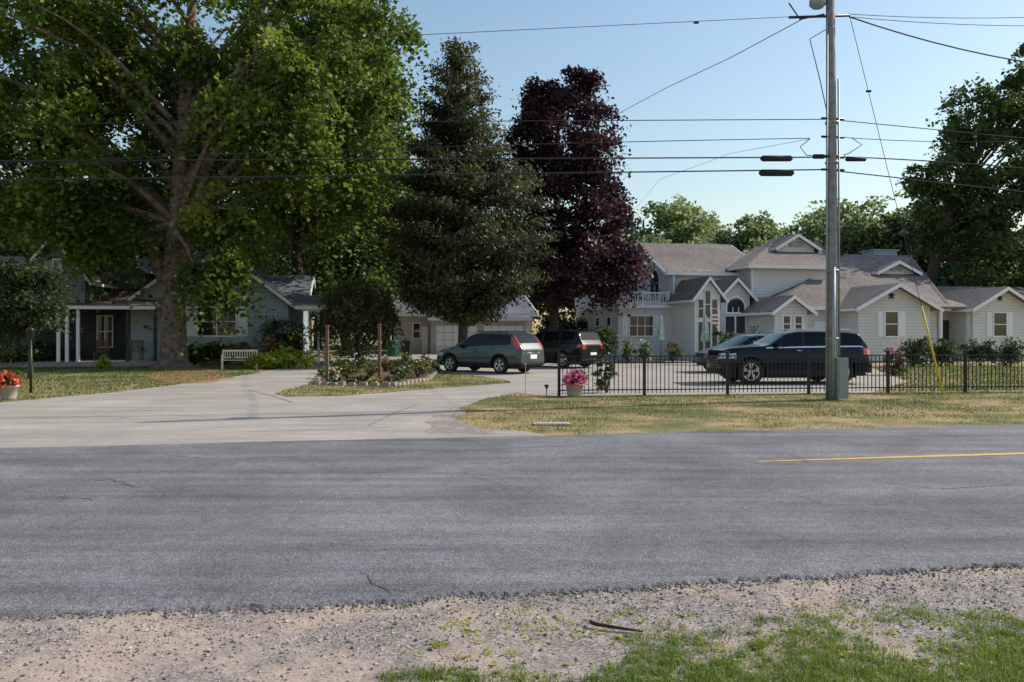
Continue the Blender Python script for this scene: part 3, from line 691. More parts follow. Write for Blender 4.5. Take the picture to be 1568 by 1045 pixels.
for i in range(2):
    h.window(44.0, 'f', q0+w*(0.14+0.37*i), q0+w*(0.46+0.37*i), 0.5, 2.6, grid=(1, 2), frame=0.05)
h.window(44.0, 'f', q0+w*0.2, q0+w*0.8, 2.85, 3.15, arch=True, grid=(3, 1), frame=0.1)
h0, h1 = h.fu(42, 1186, 1434); zeH = Z(473, 1300, 42); zrH = Z(393, 1350, 49)
h.hip(h0, h1, 42, 56, zeH, zrH, AB(1296, 49)[0], AB(1392, 49)[0], S, RF, 0.5)
g0, g1 = h.fu(46, 1345, 1398)
h.gable_front(g0, g1, 46, 49.5, Z(416, 1370, 46), Z(402, 1370, 46), S, RF, 0.35, z0=Z(428, 1370, 46))
h.box('gable_louver', (g0+g1)/2-.4, (g0+g1)/2+.4, 45.92, 46, Z(415, 1370, 46), Z(410, 1370, 46), M['galv'])
c0, c1 = h.fu(51, 1328, 1362); h.box('chimney', c0, c1, 50.2, 51.6, 5.5, Z(386, 1345, 51), M['sidL']); h.box('chimney_cap', c0-.1, c1+.1, 50.1, 51.7, Z(386, 1345, 51), Z(384, 1345, 51), M['galv'])
q0, q1 = h.fu(40.6, 1186, 1236)
h.gable_front(q0, q1, 40.6, 46, Z(474, 1210, 40.6), Z(455, 1210, 40.6), S, RF, 0.35)
for uu in (1199, 1217): x0, x1 = h.fu(40.6, uu, uu+10); h.window(40.6, 'f', x0, x1, 1.7, 2.55, grid=(1, 2))
x0, x1 = h.fu(42, 1246, 1304); h.box('garage_door', x0, x1, 41.94, 42, 0.0, 2.3, M['white'])
for i in range(1, 4): h.box('garage_door', x0, x1, 41.92, 41.94, i*.57-.015, i*.57+.015, M['galv'])
q0, q1 = h.fu(40, 1314, 1424)
h.gable_front(q0, q1, 40, 46, Z(469, 1370, 40), Z(437, 1370, 40), S, RF, 0.45)
x0, x1 = h.fu(40, 1355, 1374); h.window(40, 'f', x0, x1, 1.45, 2.8, shutters=0.38, grid=(1, 2))
def star(a, b, z, r):
    pts = [T(a+(r if i % 2 == 0 else r*.42)*math.sin(math.pi*i/5), b, z+(r if i % 2 == 0 else r*.42)*math.cos(math.pi*i/5)) for i in range(10)]
    c = T(a, b-.06, z); h.part('barn_star').add(pts+[c], [((i+1) % 10, i, 10) for i in range(10)], M['darkin'])
star((x0+x1)/2, 39.95, Z(453, 1366, 40), 0.27)
r0, r1 = AB(1434, 43)[0], AB(1680, 43)[0]
h.gable_side(r0-1, r1, 43, 53, Z(470, 1450, 43), Z(441, 1450, 48), S, RF, 0.5)
x0, x1 = h.fu(43, 1440, 1452); h.box('front_door', x0, x1, 42.93, 43, 0.1, 2.4, M['darkin'])
for uu in (1440, 1482): xx = AB(uu, 41.4)[0]; h.box('porch_posts', xx-.07, xx+.07, 41.3, 41.45, 0, Z(470, 1450, 41.4), M['white'])
h.slab([(AB(1424, 41.2)[0], 41.2, Z(471, 1450, 41.2)+.05), (AB(1490, 41.2)[0], 41.2, Z(471, 1450, 41.2)+.05), (AB(1490, 41.2)[0], 43.2, Z(466, 1450, 43)+.3), (AB(1424, 41.2)[0], 43.2, Z(466, 1450, 43)+.3)], RF)
q0, q1 = h.fu(41, 1490, 1578)
h.gable_front(q0, q1, 41, 47, Z(470, 1535, 41), Z(442, 1535, 41), S, RF, 0.45)
x0, x1 = h.fu(41, 1521, 1540); h.window(41, 'f', x0, x1, 1.45, 2.8, shutters=0.36, grid=(1, 2)); star((x0+x1)/2, 40.95, Z(457, 1532, 41), 0.24)
h.done()

# ---- left house
h = House('bluegrey_siding_house'); S, RF = M['sidL'], M['roofL']
q0, q1 = h.fu(44, 200, 441); ze = Z(462, 440, 44)
h.gable_front(q0, q1, 44, 56, ze, Z(372, 320, 44), S, RF, 0.4)
x0, x1 = h.fu(44, 303, 361); h.window(44, 'f', x0, x1, 1.5, 2.95, shutters=0.5, grid=(2, 2))
x0, x1 = h.fu(44, 391, 411)
for i in range(4): h.box('house_number', x0+i*.17, x0+i*.17+(.04 if i in (0, 2) else .09), 43.96, 44, 2.40, 2.55, M['blackmetal'])
c0, c1 = AB(380, 46)[0], AB(463, 46)[0]
h.gable_side(c0, c1, 46, 55, Z(458, 450, 46), Z(424, 450, 50.5), S, RF, 0.35)
p0, p1 = h.fu(43, 452, 503); zp = Z(474, 490, 43)
h.box('porch_roof', p0, p1, 43, 47, zp, zp+.22, M['white']); h.slab([(p0-.15, 42.85, zp+.30), (p1+.15, 42.85, zp+.30), (p1+.15, 46, zp+0.85), (p0-.15, 46, zp+.85)], M['roofR'], 0.08)
for uu in (488, 497): xx = AB(uu, 43.3)[0]; h.box('porch_posts', xx-.06, xx+.06, 43.2, 43.35, 0, zp, M['white'])
l0, l1 = AB(-160, 45)[0], AB(235, 45)[0]
h.gable_side(l0, l1, 45, 55, Z(470, 150, 45)+.3, Z(398, 150, 50), M['darkin'], M['roofT'], 0.3)  # wall coloured dark to stand for the shade under the porch
pf0, pf1 = AB(100, 41.5)[0], AB(240, 41.5)[0]
h.slab([(AB(-160, 41.5)[0], 41.3, Z(468, 150, 41.3)), (pf1, 41.3, Z(468, 150, 41.3)), (pf1, 45, Z(455, 150, 45)), (AB(-160, 41.5)[0], 45, Z(455, 150, 45))], M['roofT'])
h.beam((AB(-160, 41.5)[0], 41.25, Z(468, 150, 41.3)), (pf1, 41.25, Z(468, 150, 41.3)), 0.08, 0.16)
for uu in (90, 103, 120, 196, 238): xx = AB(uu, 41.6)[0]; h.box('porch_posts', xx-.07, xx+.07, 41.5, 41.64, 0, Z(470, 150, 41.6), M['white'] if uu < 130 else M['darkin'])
h.box('porch_floor', AB(-160, 41.5)[0], pf1, 41.3, 45, 0, 0.25, M['stone'])
x0, x1 = h.fu(45, 150, 172); h.window(45, 'f', x0, x1, 0.9, 2.5, grid=(2, 2), frame=.05)
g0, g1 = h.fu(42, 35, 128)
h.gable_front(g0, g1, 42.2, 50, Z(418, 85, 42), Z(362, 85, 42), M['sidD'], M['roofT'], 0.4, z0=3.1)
x0, x1 = h.fu(42.2, 72, 92); h.window(42.2, 'f', x0, x1, Z(420, 80, 42), Z(398, 80, 42), grid=(2, 2))
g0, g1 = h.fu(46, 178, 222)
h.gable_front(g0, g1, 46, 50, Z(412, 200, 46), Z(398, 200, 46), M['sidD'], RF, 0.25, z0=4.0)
h.done()
def chair(x, y, rot):
    e = empty('porch_chair'); mb = MB(); c, s = math.cos(rot), math.sin(rot)
    def t(a, b, z): return (x+c*a-s*b, y+s*a+c*b, z+.25)
    for a in (-.28, .24): 
        for b in (-.25, .22): mb.box(a, a+.05, b, b+.05, 0, 0.42 if b < 0 else 1.0, M['wood'], t)
    mb.box(-.28, .29, -.25, .27, .4, .44, M['wood'], t)
    for i in range(5): mb.box(-.22+i*.1, -.17+i*.1, .24, .26, .44, 1.0, M['wood'], t)
    mb.box(-.28, .29, .22, .28, .95, 1.02, M['wood'], t); mb.obj('frame', e)
for uu in (155, 208): a = AB(uu, 43.2)[0]; p = T(a, 43.2, 0); chair(p[0], p[1], 0.2)

# ---- middle garage house
h = House('beige_garage_house'); S, RF = M['sidG'], M['roofL']
q0, q1 = h.fu(61, 612, 815)
h.gable_side(q0, q1, 61, 71, Z(480, 700, 61), Z(452, 700, 66), S, RF, 0.4)
g0, g1 = h.fu(60, 660, 806)
h.box('walls', g0, g1, 60, 61.2, 0, Z(487, 740, 60), S)
h.slab([(g0-.3, 59.6, Z(487, 740, 60)), (g1+.3, 59.6, Z(487, 740, 60)), (g1+.3, 61.5, Z(478, 740, 61)+.1), (g0-.3, 61.5, Z(478, 740, 61)+.1)], RF)
h.beam((g0-.3, 59.56, Z(487, 740, 60)), (g1+.3, 59.56, Z(487, 740, 60)), .08, .2)
for u0, u1 in ((668, 730), (741, 800)):
    x0, x1 = h.fu(60, u0, u1); h.box('garage_doors', x0, x1, 59.95, 60, 0, 2.15, M['white'])
    for i in range(1, 4): h.box('garage_doors', x0, x1, 59.93, 59.95, i*.54-.015, i*.54+.015, M['galv'])
    for i in range(1, 5): xx = x0+(x1-x0)*i/5; h.box('garage_doors', xx-.012, xx+.012, 59.93, 59.95, 0, 2.15, M['galv'])
x0, x1 = h.fu(61, 633, 643); h.window(61, 'f', x0, x1, 1.2, 2.3, grid=(1, 2))
x0, x1 = h.fu(61, 646, 655); h.box('side_door', x0, x1, 60.9, 61, 0, 2.1, M['white'])
g0, g1 = h.fu(62, 680, 745)
h.gable_front(g0, g1, 62, 66, Z(463, 712, 62), Z(440, 712, 62), S, RF, .3, z0=3)
x0, x1 = h.fu(62, 700, 725); h.window(62, 'f', x0, x1, Z(470, 712, 62), Z(460, 712, 62), grid=(2, 1))
h.done()

# ---------------------------------------------------------------- utility pole & lines
e = empty('utility_pole'); mb = MB(); px, py = G(1274, 612)
def PP(u, v): return P(u, v, py)
mb.tube([(px, py, -.2), (px, py, 3), (px-.02, py, 7), (px-.05, py, 11.4)], [0.155, 0.14, 0.12, 0.10], M['pole'], 16); mb.obj('shaft', e)
mb = MB(); mb.tube([(px-.17, py-.08, 0), (px-.15, py-.08, 9.5)], 0.026, M['galv'], 8); mb.tube([(px+.16, py-.06, 1.1), (px+.135, py-.06, 8)], 0.024, M['galv'], 8)
mb.box(px+.02, px+.28, py-.32, py-.14, 0.05, 1.05, M['galv']); mb.box(px+.05, px+.25, py-.34, py-.32, 0.15, .95, M['galv'])
mb.tube([(px-.02, py-.17, 0), (px-.02, py-.15, 3.3)], 0.045, M['galv'], 8)
for z in (1.5, 3.2, 5.9, 6.9): mb.tube([(px, py, z), (px, py, z+.05)], .165, M['galv'], 16)
mb.obj('conduits_and_box', e)
mb = MB()
for v, r in ((183, .05), (211, .05), (241, .07), (261, .05)): 
    z = PP(1274, v).z; mb.tube([(px-.3, py-.1, z), (px+.3, py+.0, z)], r*.6, M['blackmetal'], 8)
mb.tube([PP(1208, 27), PP(1300, 24)], .035, M['blackmetal'], 8)
mb.tube([PP(1262, 22), PP(1225, 30), PP(1208, 5)], .02, M['blackmetal'], 6)
mb.lathe(PP(1252, 14), [(0, 0), (.12, .02), (.2, .1), (.2, .22), (.1, .3), (0, .32)], M['galv'])
mb.tube([PP(1252, -2), PP(1274, -5)], .04, M['galv'], 8)
mb.tube([PP(1274, 40), PP(1240, 60), PP(1255, 120), PP(1268, 180)], .012, M['cable'], 5)
mb.tube([PP(1240, 213), PP(1225, 225), PP(1235, 238), PP(1262, 240)], .012, M['cable'], 5)
mb.tube([PP(1305, 212), PP(1320, 222), PP(1300, 235), PP(1283, 241)], .012, M['cable'], 5)
mb.obj('brackets_and_lamp', e)
mb = MB()
def wire(pts, r): mb.tube(pts, r, M['cable'], 5, False)
def lineL(u0, v0, u1, v1, sag, r):
    aP = rc*px+rs_*py; bP = -rs_*px+rc*py
    def yz(u, v):
        k = (u-CU)/F; Y = bP/(rc-rs_*k); return Y*(rc*k+rs_), H-(v-HV)*Y/F
    a0, z0 = yz(u0, v0); a1, z1 = yz(u1, v1)
    um, vm = (u0+u1)/2, (v0+v1)/2+sag; am, zm = yz(um, vm)
    c = np.polyfit([a0, am, a1], [z0, zm, z1], 2)
    far = a0-14 if a0 < a1 else a0+14
    pts = []
    for i in range(25):
        a = far+(a1-far)*i/24; pts.append(R(a, bP, float(np.polyval(c, a))))
    wire([Vector(p) for p in pts], r)
lineL(0, 190, 1268, 183, 0, .011); lineL(0, 250, 1240, 212, -4, .010); lineL(0, 247, 1270, 241, 0, .017); lineL(0, 276, 1270, 260, 0, .017)
lineL(0, 85, 1230, 25, 0, .007)
lineL(1568, 212, 1280, 184, 0, .011); lineL(1568, 216, 1280, 210, 4, .009); lineL(1568, 258, 1280, 240, -2, .015); lineL(1568, 294, 1280, 262, 0, .015); lineL(1568, 27, 1300, 22, 3, .008); lineL(1568, 40, 1300, 26, 3, .008)
lineL(1568, 95, 1300, 26, 6, .018)
wire([PP(1228, 30), P(1120, 88, 24), P(1020, 135, 29), P(940, 178, 35), P(880, 210, 42)], .011)
wire([PP(1240, 213), P(1120, 235, 28), P(1010, 275, 38), P(965, 330, 50)], .006)
ga = Vector((*G(1444, 603), 0)); top = PP(1300, 20); 
wire([top, ga], .008)
for u0, u1, v, r in ((1165, 1213, 243, .075), (1163, 1215, 265, .085), (1295, 1326, 244, .06), (1245, 1262, 240, .06)):
    bP = -rs_*px+rc*py
    def pt(u):
        k = (u-CU)/F; Y = bP/(rc-rs_*k); return P(u, v, Y)
    p, q = pt(u0), pt(u1); mb.tube([p, p.lerp(q, .06), p.lerp(q, .94), q], [r*.5, r, r, r*.5], M['cable'], 10)
for u, v in ((1066, 35), (1330, 140)):
    p = P(u, v, 19.8); mb.tube([p-Vector((.06, 0, 0)), p+Vector((.06, 0, 0))], .03, M['cable'], 6)
mb.obj('overhead_cables', e)
mb = MB(); d = (top-ga); mb.tube([ga+d*.0, ga+d*0.245], .028, M['yel'], 8); mb.obj('guy_guard', e)

# ---------------------------------------------------------------- fence
e = empty('iron_fence'); A = Vector((*G(856, 607), 0)); B = Vector((*G(1500, 601), 0)); D = (B-A).normalized(); nn = Vector((-D.y, D.x, 0))
posts = MB(); pk = MB(); rl = MB()
def ft(a, b, z): p = A+D*a+nn*b; return (p.x, p.y, z)
npn = 9; sp = 2.3
for i in range(npn+1):
    posts.box(i*sp-.035, i*sp+.035, -.035, .035, 0, 1.13, M['blackmetal'], ft); posts.box(i*sp-.045, i*sp+.045, -.045, .045, 1.13, 1.17, M['blackmetal'], ft)
for z in (0.14, 0.86, 1.03): rl.box(0, npn*sp, -.014, .014, z, z+.03, M['blackmetal'], ft)
x = .1
while x < npn*sp:
    pk.box(x-.009, x+.009, -.009, .009, .06, 1.06, M['blackmetal'], ft); x += .115
posts.obj('posts', e); rl.obj('rails', e); pk.obj('pickets', e)

# ---------------------------------------------------------------- small things
def bush(name, c, r, n, ls, mat, tint=0.5, parent=None, flowers=None, nf=0, fs=0.08, lump=7):
    e = parent or empty(name)
    E = []
    for i in range(lump):
        a = random.uniform(0, 6.28); q = random.uniform(0.2, .6)
        E.append((c[0]+r[0]*q*math.cos(a), c[1]+r[1]*q*math.sin(a), c[2]+r[2]*random.uniform(.7, 1.15), r[0]*random.uniform(.35, .6), r[1]*random.uniform(.35, .6), r[2]*random.uniform(.45, .8)))
    C, V, t = crown(E, max(10, n//40), 40, min(r)*.16+.02, ls, shell=.5, zmin=c[2]+.01, rag=(.9, 1.1))
    np_obj('foliage', V, 4, t+tint-.5, mat, e)
    mb = MB()
    for i in range(6):
        a = i*1.05; mb.tube([(c[0], c[1], c[2]-.02), (c[0]+r[0]*.5*math.cos(a), c[1]+r[1]*.5*math.sin(a), c[2]+r[2]*.9)], [.025, .008], M['barkdk'], 4, False)
    mb.obj('stems', e)
    if flowers:
        d = unit(rng.normal(size=(nf, 3))); d[:, 2] = np.abs(d[:, 2]); d[:, 1] -= .2
        Pn = np.array(c)[None]+d*np.array([r[0], r[1], r[2]*1.9])*rng.uniform(.75, 1.02, (nf, 1))
        rep = np.repeat(Pn, 3, 0)+rng.normal(size=(nf*3, 3))*fs*.2
        np_obj('flowers', leafV(rep, fs*rng.uniform(.7, 1.2, nf*3), .9, .4), 4, rng.random(nf*3), flowers, e)
    return e
def pot(name, x, y, r, hh, mat, fl, spread=1.5):
    e = empty(name); mb = MB()
    mb.lathe((x, y, 0), [(0, 0), (r*.72, 0), (r*.78, .04), (r*.95, hh*.85), (r*1.08, hh*.86), (r*1.08, hh), (r*.9, hh), (r*.88, hh-.04), (0, hh-.04)], mat, 20); mb.obj('pot', e)
    bush('', (x, y, hh-.02), (r*spread, r*spread, .2), 900, .07, M['lf_mid'], .6, e, fl, 110, .08)
x, y = G(879, 607); pot('petunia_planter', x, y-.15, .24, .34, M['terra'], M['fl_pink'], 1.45)
x, y = G(13, 612); pot('geranium_planter', x, y, .22, .36, M['terra'], M['fl_red'], 1.4)
x, y = G(930, 603); e = bush('climbing_rose_bush', (x, y+.2, 0), (.3, .18, .62), 900, .09, M['lf_mid'], .6, None, M['fl_wht'], 8, .05)
mb = MB()
for i in range(3): mb.tube([(x-.22+i*.22, y+.25, 0), (x-.25+i*.25, y+.25, 1.25)], .01, M['blackmetal'], 5)
mb.tube([(x-.24, y+.25, .6), (x+.24, y+.25, .6)], .01, M['blackmetal'], 5); mb.tube([(x-.26, y+.25, 1.1), (x+.26, y+.25, 1.1)], .01, M['blackmetal'], 5); mb.obj('trellis', e)
x, y = G(837, 607); mb = MB(); mb.tube([(x, y, 0), (x, y, .22)], .012, M['blackmetal'], 6); mb.lathe((x, y, .2), [(.03, 0), (.045, .06), (.08, .07), (.06, .1), (0, .11)], M['blackmetal'], 12); mb.obj('path_light')
x, y = G(804, 641); mb = MB(); mb.tube([(x, y, 0), (x+.01, y, 1.05)], .007, M['galv'], 6); mb.lathe((x, y, 1.05), [(0, 0), (.02, 0), (.02, .02), (0, .03)], M['galv'], 6); mb.obj('marker_rod')
x, y = G(845, 651); mb = MB(); mb.box(x-.33, x+.33, y-.17, y+.17, 0, .035, M['terra']); mb.box(x-.28, x+.28, y-.13, y+.13, .035, .042, M['terra']); mb.obj('utility_cover')
for uu, vv, vt in ((501, 589, 500), (581, 588, 498)):
    x, y = G(uu, vv); z = P(uu, vt, y).z; mb = MB(); mb.box(x-.045, x+.045, y-.045, y+.045, 0, z, M['wood']); mb.box(x-.06, x+.06, y-.06, y+.06, z, z+.04, M['wood'])
    mb.tube([(x, y, z-.1), (x+.15, y, z+.02), (x+.25, y, z-.05)], .01, M['blackmetal'], 5); mb.obj('garden_post')
x, y = G(47, 602); mb = MB(); mb.tube([(x, y, 0), (x, y, 1.5)], .035, M['blackmetal'], 8); mb.lathe((x, y, 1.5), [(.04, 0), (.09, .05), (.1, .22), (.12, .24), (.03, .32), (0, .33)], M['blackmetal'], 10); mb.obj('garden_lamp_post')
def bench():
    e = empty('garden_bench'); x, y = G(367, 566); mb = MB(); C = M['cream']
    def t(a, b, z): c, s = math.cos(.25), math.sin(.25); return (x+c*a-s*b, y+s*a+c*b, z)
    for a in (-.76, .70):
        mb.box(a, a+.06, -.25, -.19, 0, .62, C, t); mb.box(a, a+.06, .19, .25, 0, .88, C, t); mb.box(a-.01, a+.07, -.28, .19, .62, .66, C, t); mb.box(a+.01, a+.05, -.19, .19, .34, .40, C, t)
    mb.obj('legs', e); mb = MB()
    for i in range(5): mb.box(-.70, .70, -.24+i*.09, -.17+i*.09, .41, .435, C, t)
    mb.obj('seat', e); mb = MB()
    mb.box(-.70, .70, .2, .24, .80, .88, C, t); mb.box(-.70, .70, .2, .24, .5, .55, C, t)
    for i in range(13): mb.box(-.66+i*.105, -.62+i*.105, .21, .23, .55, .80, C, t)
    mb.obj('backrest', e)
bench()
e = empty('flower_bed'); pl = [G(480, 590), G(530, 592), G(600, 593), G(655, 584), G(668, 572), G(640, 562), G(560, 562), G(500, 568)]
o = sheet('mulch', pl, .035, M['mulch'], .05); o.parent = e
mb = MB()
for i in range(len(pl)):
    a = Vector((*pl[i], 0)); b = Vector((*pl[(i+1) % len(pl)], 0)); n = max(1, int((b-a).length/.3))
    for j in range(n):
        c = a.lerp(b, (j+.5)/n); d = (b-a).normalized(); s = Vector((-d.y, d.x, 0)); hw = random.uniform(.11, .14); zz = random.uniform(.1, .15); w = .08
        mb.box8([c-d*hw-s*w, c+d*hw-s*w, c+d*hw+s*w, c-d*hw+s*w, c-d*hw*.9-s*w*.8+Vector((0, 0, zz)), c+d*hw*.9-s*w*.8+Vector((0, 0, zz)), c+d*hw*.9+s*w*.8+Vector((0, 0, zz)), c-d*hw*.9+s*w*.8+Vector((0, 0, zz))], M['stone'])
mb.obj('stone_edging', e)
for i, (u, v, r, hh, f, nf_) in enumerate([(508, 586, .35, .4, 'fl_wht', 25), (530, 583, .45, .5, 'fl_yel', 8), (552, 588, .35, .25, 'fl_vio', 14), (568, 578, .4, .5, 'fl_yel', 6), (600, 588, .4, .25, 'fl_vio', 12), (615, 582, .4, .45, 'fl_wht', 10), (640, 580, .42, .75, 'fl_wht', 16),
                                      (652, 574, .38, .8, 'fl_wht', 12), (520, 572, .5, .8, 'fl_yel', 8), (590, 570, .5, .6, 'fl_red', 6), (545, 572, .45, .7, 'fl_wht', 20), (625, 570, .45, .8, 'fl_yel', 6), (495, 580, .3, .4, 'fl_yel', 8), (535, 590, .3, .18, 'fl_red', 10), (515, 590, .3, .25, 'fl_wht', 10), (575, 590, .3, .2, 'fl_yel', 10)]):
    x, y = G(u, v); bush('', (x, y, .03), (r, r, hh*.62), 620, .09, M['lf_mid'] if i % 3 else M['lf_olive'], .6, e, M[f], nf_, .07, 4)
def bb(name, u, v, Y, w, hpx, mat, ls=.13, n=1500, fl=None, nf=0, rd=None, tint=.5, fs=.1):
    x = (u-CU)*Y/F; r = w*Y/F; zt = H-(v-HV)*Y/F
    bush(name, (x, Y, 0), (r, rd or r, max(.2, zt)*.56), n, ls, mat, tint, None, M[fl] if fl else None, nf, fs)
bb('boxwood_shrub', 438, 490, 42, 36, 0, M['lf_dark'], .13, 2600, rd=1.0)
bb('daylily_clump', 440, 530, 37.0, 38, 0, M['lf_lime'], .16, 2800, 'fl_yel', 15, rd=.7)
bb('daylily_clump', 408, 540, 36.0, 30, 0, M['lf_lime'], .16, 2000, 'fl_yel', 8, rd=.6)
bb('daylily_clump', 468, 545, 36, 18, 0, M['lf_lime'], .14, 900, rd=.5)
bb('daylily_clump', 420, 516, 39.5, 42, 0, M['lf_olive'], .14, 1900, 'fl_red', 60, rd=.6, fs=.12)
bb('flower_border', 345, 518, 41.5, 42, 0, M['lf_mid'], .14, 2000, 'fl_red', 50, rd=.7, fs=.12)
bb('flower_border', 300, 526, 41, 34, 0, M['lf_mid'], .14, 1500, 'fl_yel', 14, rd=.7)
bb('flower_border', 455, 502, 41, 20, 0, M['lf_mid'], .12, 900, 'fl_yel', 50, rd=.5, fs=.12)
bb('foundation_shrub', 75, 520, 40, 32, 0, M['lf_dark'], .14, 1800, rd=1)
bb('foundation_shrub', 20, 525, 38, 40, 0, M['lf_mid'], .14, 2000, 'fl_yel', 30, rd=1)
bb('hosta_clump', 155, 545, 36, 14, 0, M['lf_lime'], .14, 400)
bb('foundation_shrub', 540, 512, 52, 36, 0, M['lf_dark'], .16, 1500, rd=1.2)
bb('arborvitae_hedge', 862, 472, 56, 44, 0, M['fd_dark'], .2, 5200, rd=1.4)
bb('lilac_shrub', 920, 490, 42, 27, 0, M['lf_dark'], .14, 2600, rd=1.0)
bb('garden_shrub', 962, 512, 44, 14, 0, M['lf_mid'], .12, 700, 'fl_yel', 30)
bb('garden_shrub', 985, 520, 44, 14, 0, M['lf_mid'], .12, 700, 'fl_wht', 30)
bb('garden_shrub', 1030, 520, 43, 16, 0, M['lf_mid'], .12, 700, 'fl_red', 14)
bb('garden_shrub', 1115, 498, 40.5, 26, 0, M['lf_dark'], .14, 1600, 'fl_red', 10)
bb('rhododendron_shrub', 1162, 500, 39.5, 20, 0, M['lf_dark'], .14, 1200)
bb('yew_shrub', 1398, 514, 38.8, 28, 0, M['lf_dark'], .12, 2200)
bb('yew_shrub', 1440, 517, 39.5, 28, 0, M['lf_dark'], .12, 2200)
bb('yew_shrub', 1500, 518, 39.5, 24, 0, M['lf_dark'], .12, 1900)
bb('yew_shrub', 1548, 515, 39.5, 26, 0, M['lf_dark'], .12, 1900)
bb('geranium_shrub', 1368, 527, 31, 18, 0, M['lf_mid'], .11, 1000, 'fl_pink', 45, fs=.1)
bb('garden_shrub', 668, 552, 35, 10, 0, M['lf_mid'], .1, 400)
for u, v, b in ((1012, 482, 43), (1080, 482, 41)):
    Y = b; p = P(u, v, Y); mb = MB(); mb.tube([(p.x, p.y, 0), (p.x, p.y, p.z)], .025, M['wood'], 6)
    n = 10; prof = [(.04, p.z-.02), (.10, p.z-.3), (.16, p.z-.9), (.20, p.z-1.35), (.12, p.z-1.4)]
    vs = [(p.x+r*(1+.25*(j % 2))*math.cos(2*math.pi*j/n), p.y+r*(1+.25*(j % 2))*math.sin(2*math.pi*j/n), z) for r, z in prof for j in range(n)]
    mb.add(vs, [(i*n+j, i*n+(j+1) % n, (i+1)*n+(j+1) % n, (i+1)*n+j) for i in range(len(prof)-1) for j in range(n)], M['umb']); mb.lathe((p.x, p.y, 0), [(0, 0), (.25, 0), (.22, .1), (0, .12)], M['stone'], 12); mb.obj('patio_umbrella')
p = P(1098, 480, 42); mb = MB(); mb.tube([(p.x, p.y, 1.9), (p.x-.5, p.y-.5, 2.9)], .015, M['white'], 6)
for i in range(7): mb.box(p.x-.35, p.x-.05, p.y-.4+.004*i, p.y-.395+.004*i, 2.0+i*.1, 2.1+i*.1, M['red'] if i % 2 == 0 else M['white'])
mb.obj('house_flag')
def bin_(u, Y, mat):
    x = (u-CU)*Y/F; mb = MB(); w0, w1 = .25, .32
    mb.box8([(x-w0, Y-w0, .05), (x+w0, Y-w0, .05), (x+w0, Y+w0, .05), (x-w0, Y+w0, .05), (x-w1, Y-w1, 1.0), (x+w1, Y-w1, 1.0), (x+w1, Y+w1, 1.0), (x-w1, Y+w1, 1.0)], mat)
    mb.box8([(x-.34, Y-.36, 1.0), (x+.34, Y-.36, 1.0), (x+.34, Y+.34, 1.0), (x-.34, Y+.34, 1.0), (x-.28, Y-.3, 1.07), (x+.28, Y-.3, 1.07), (x+.28, Y+.3, 1.12), (x-.28, Y+.3, 1.12)], mat)
    for s in (-1, 1): mb.tube([(x+s*.27, Y+.3, .12), (x+s*.33, Y+.3, .12)], .12, M['tyre'], 12)
    mb.obj('wheelie_bin')
bin_(600, 54, M['binG']); bin_(622, 55, M['blackmetal'])

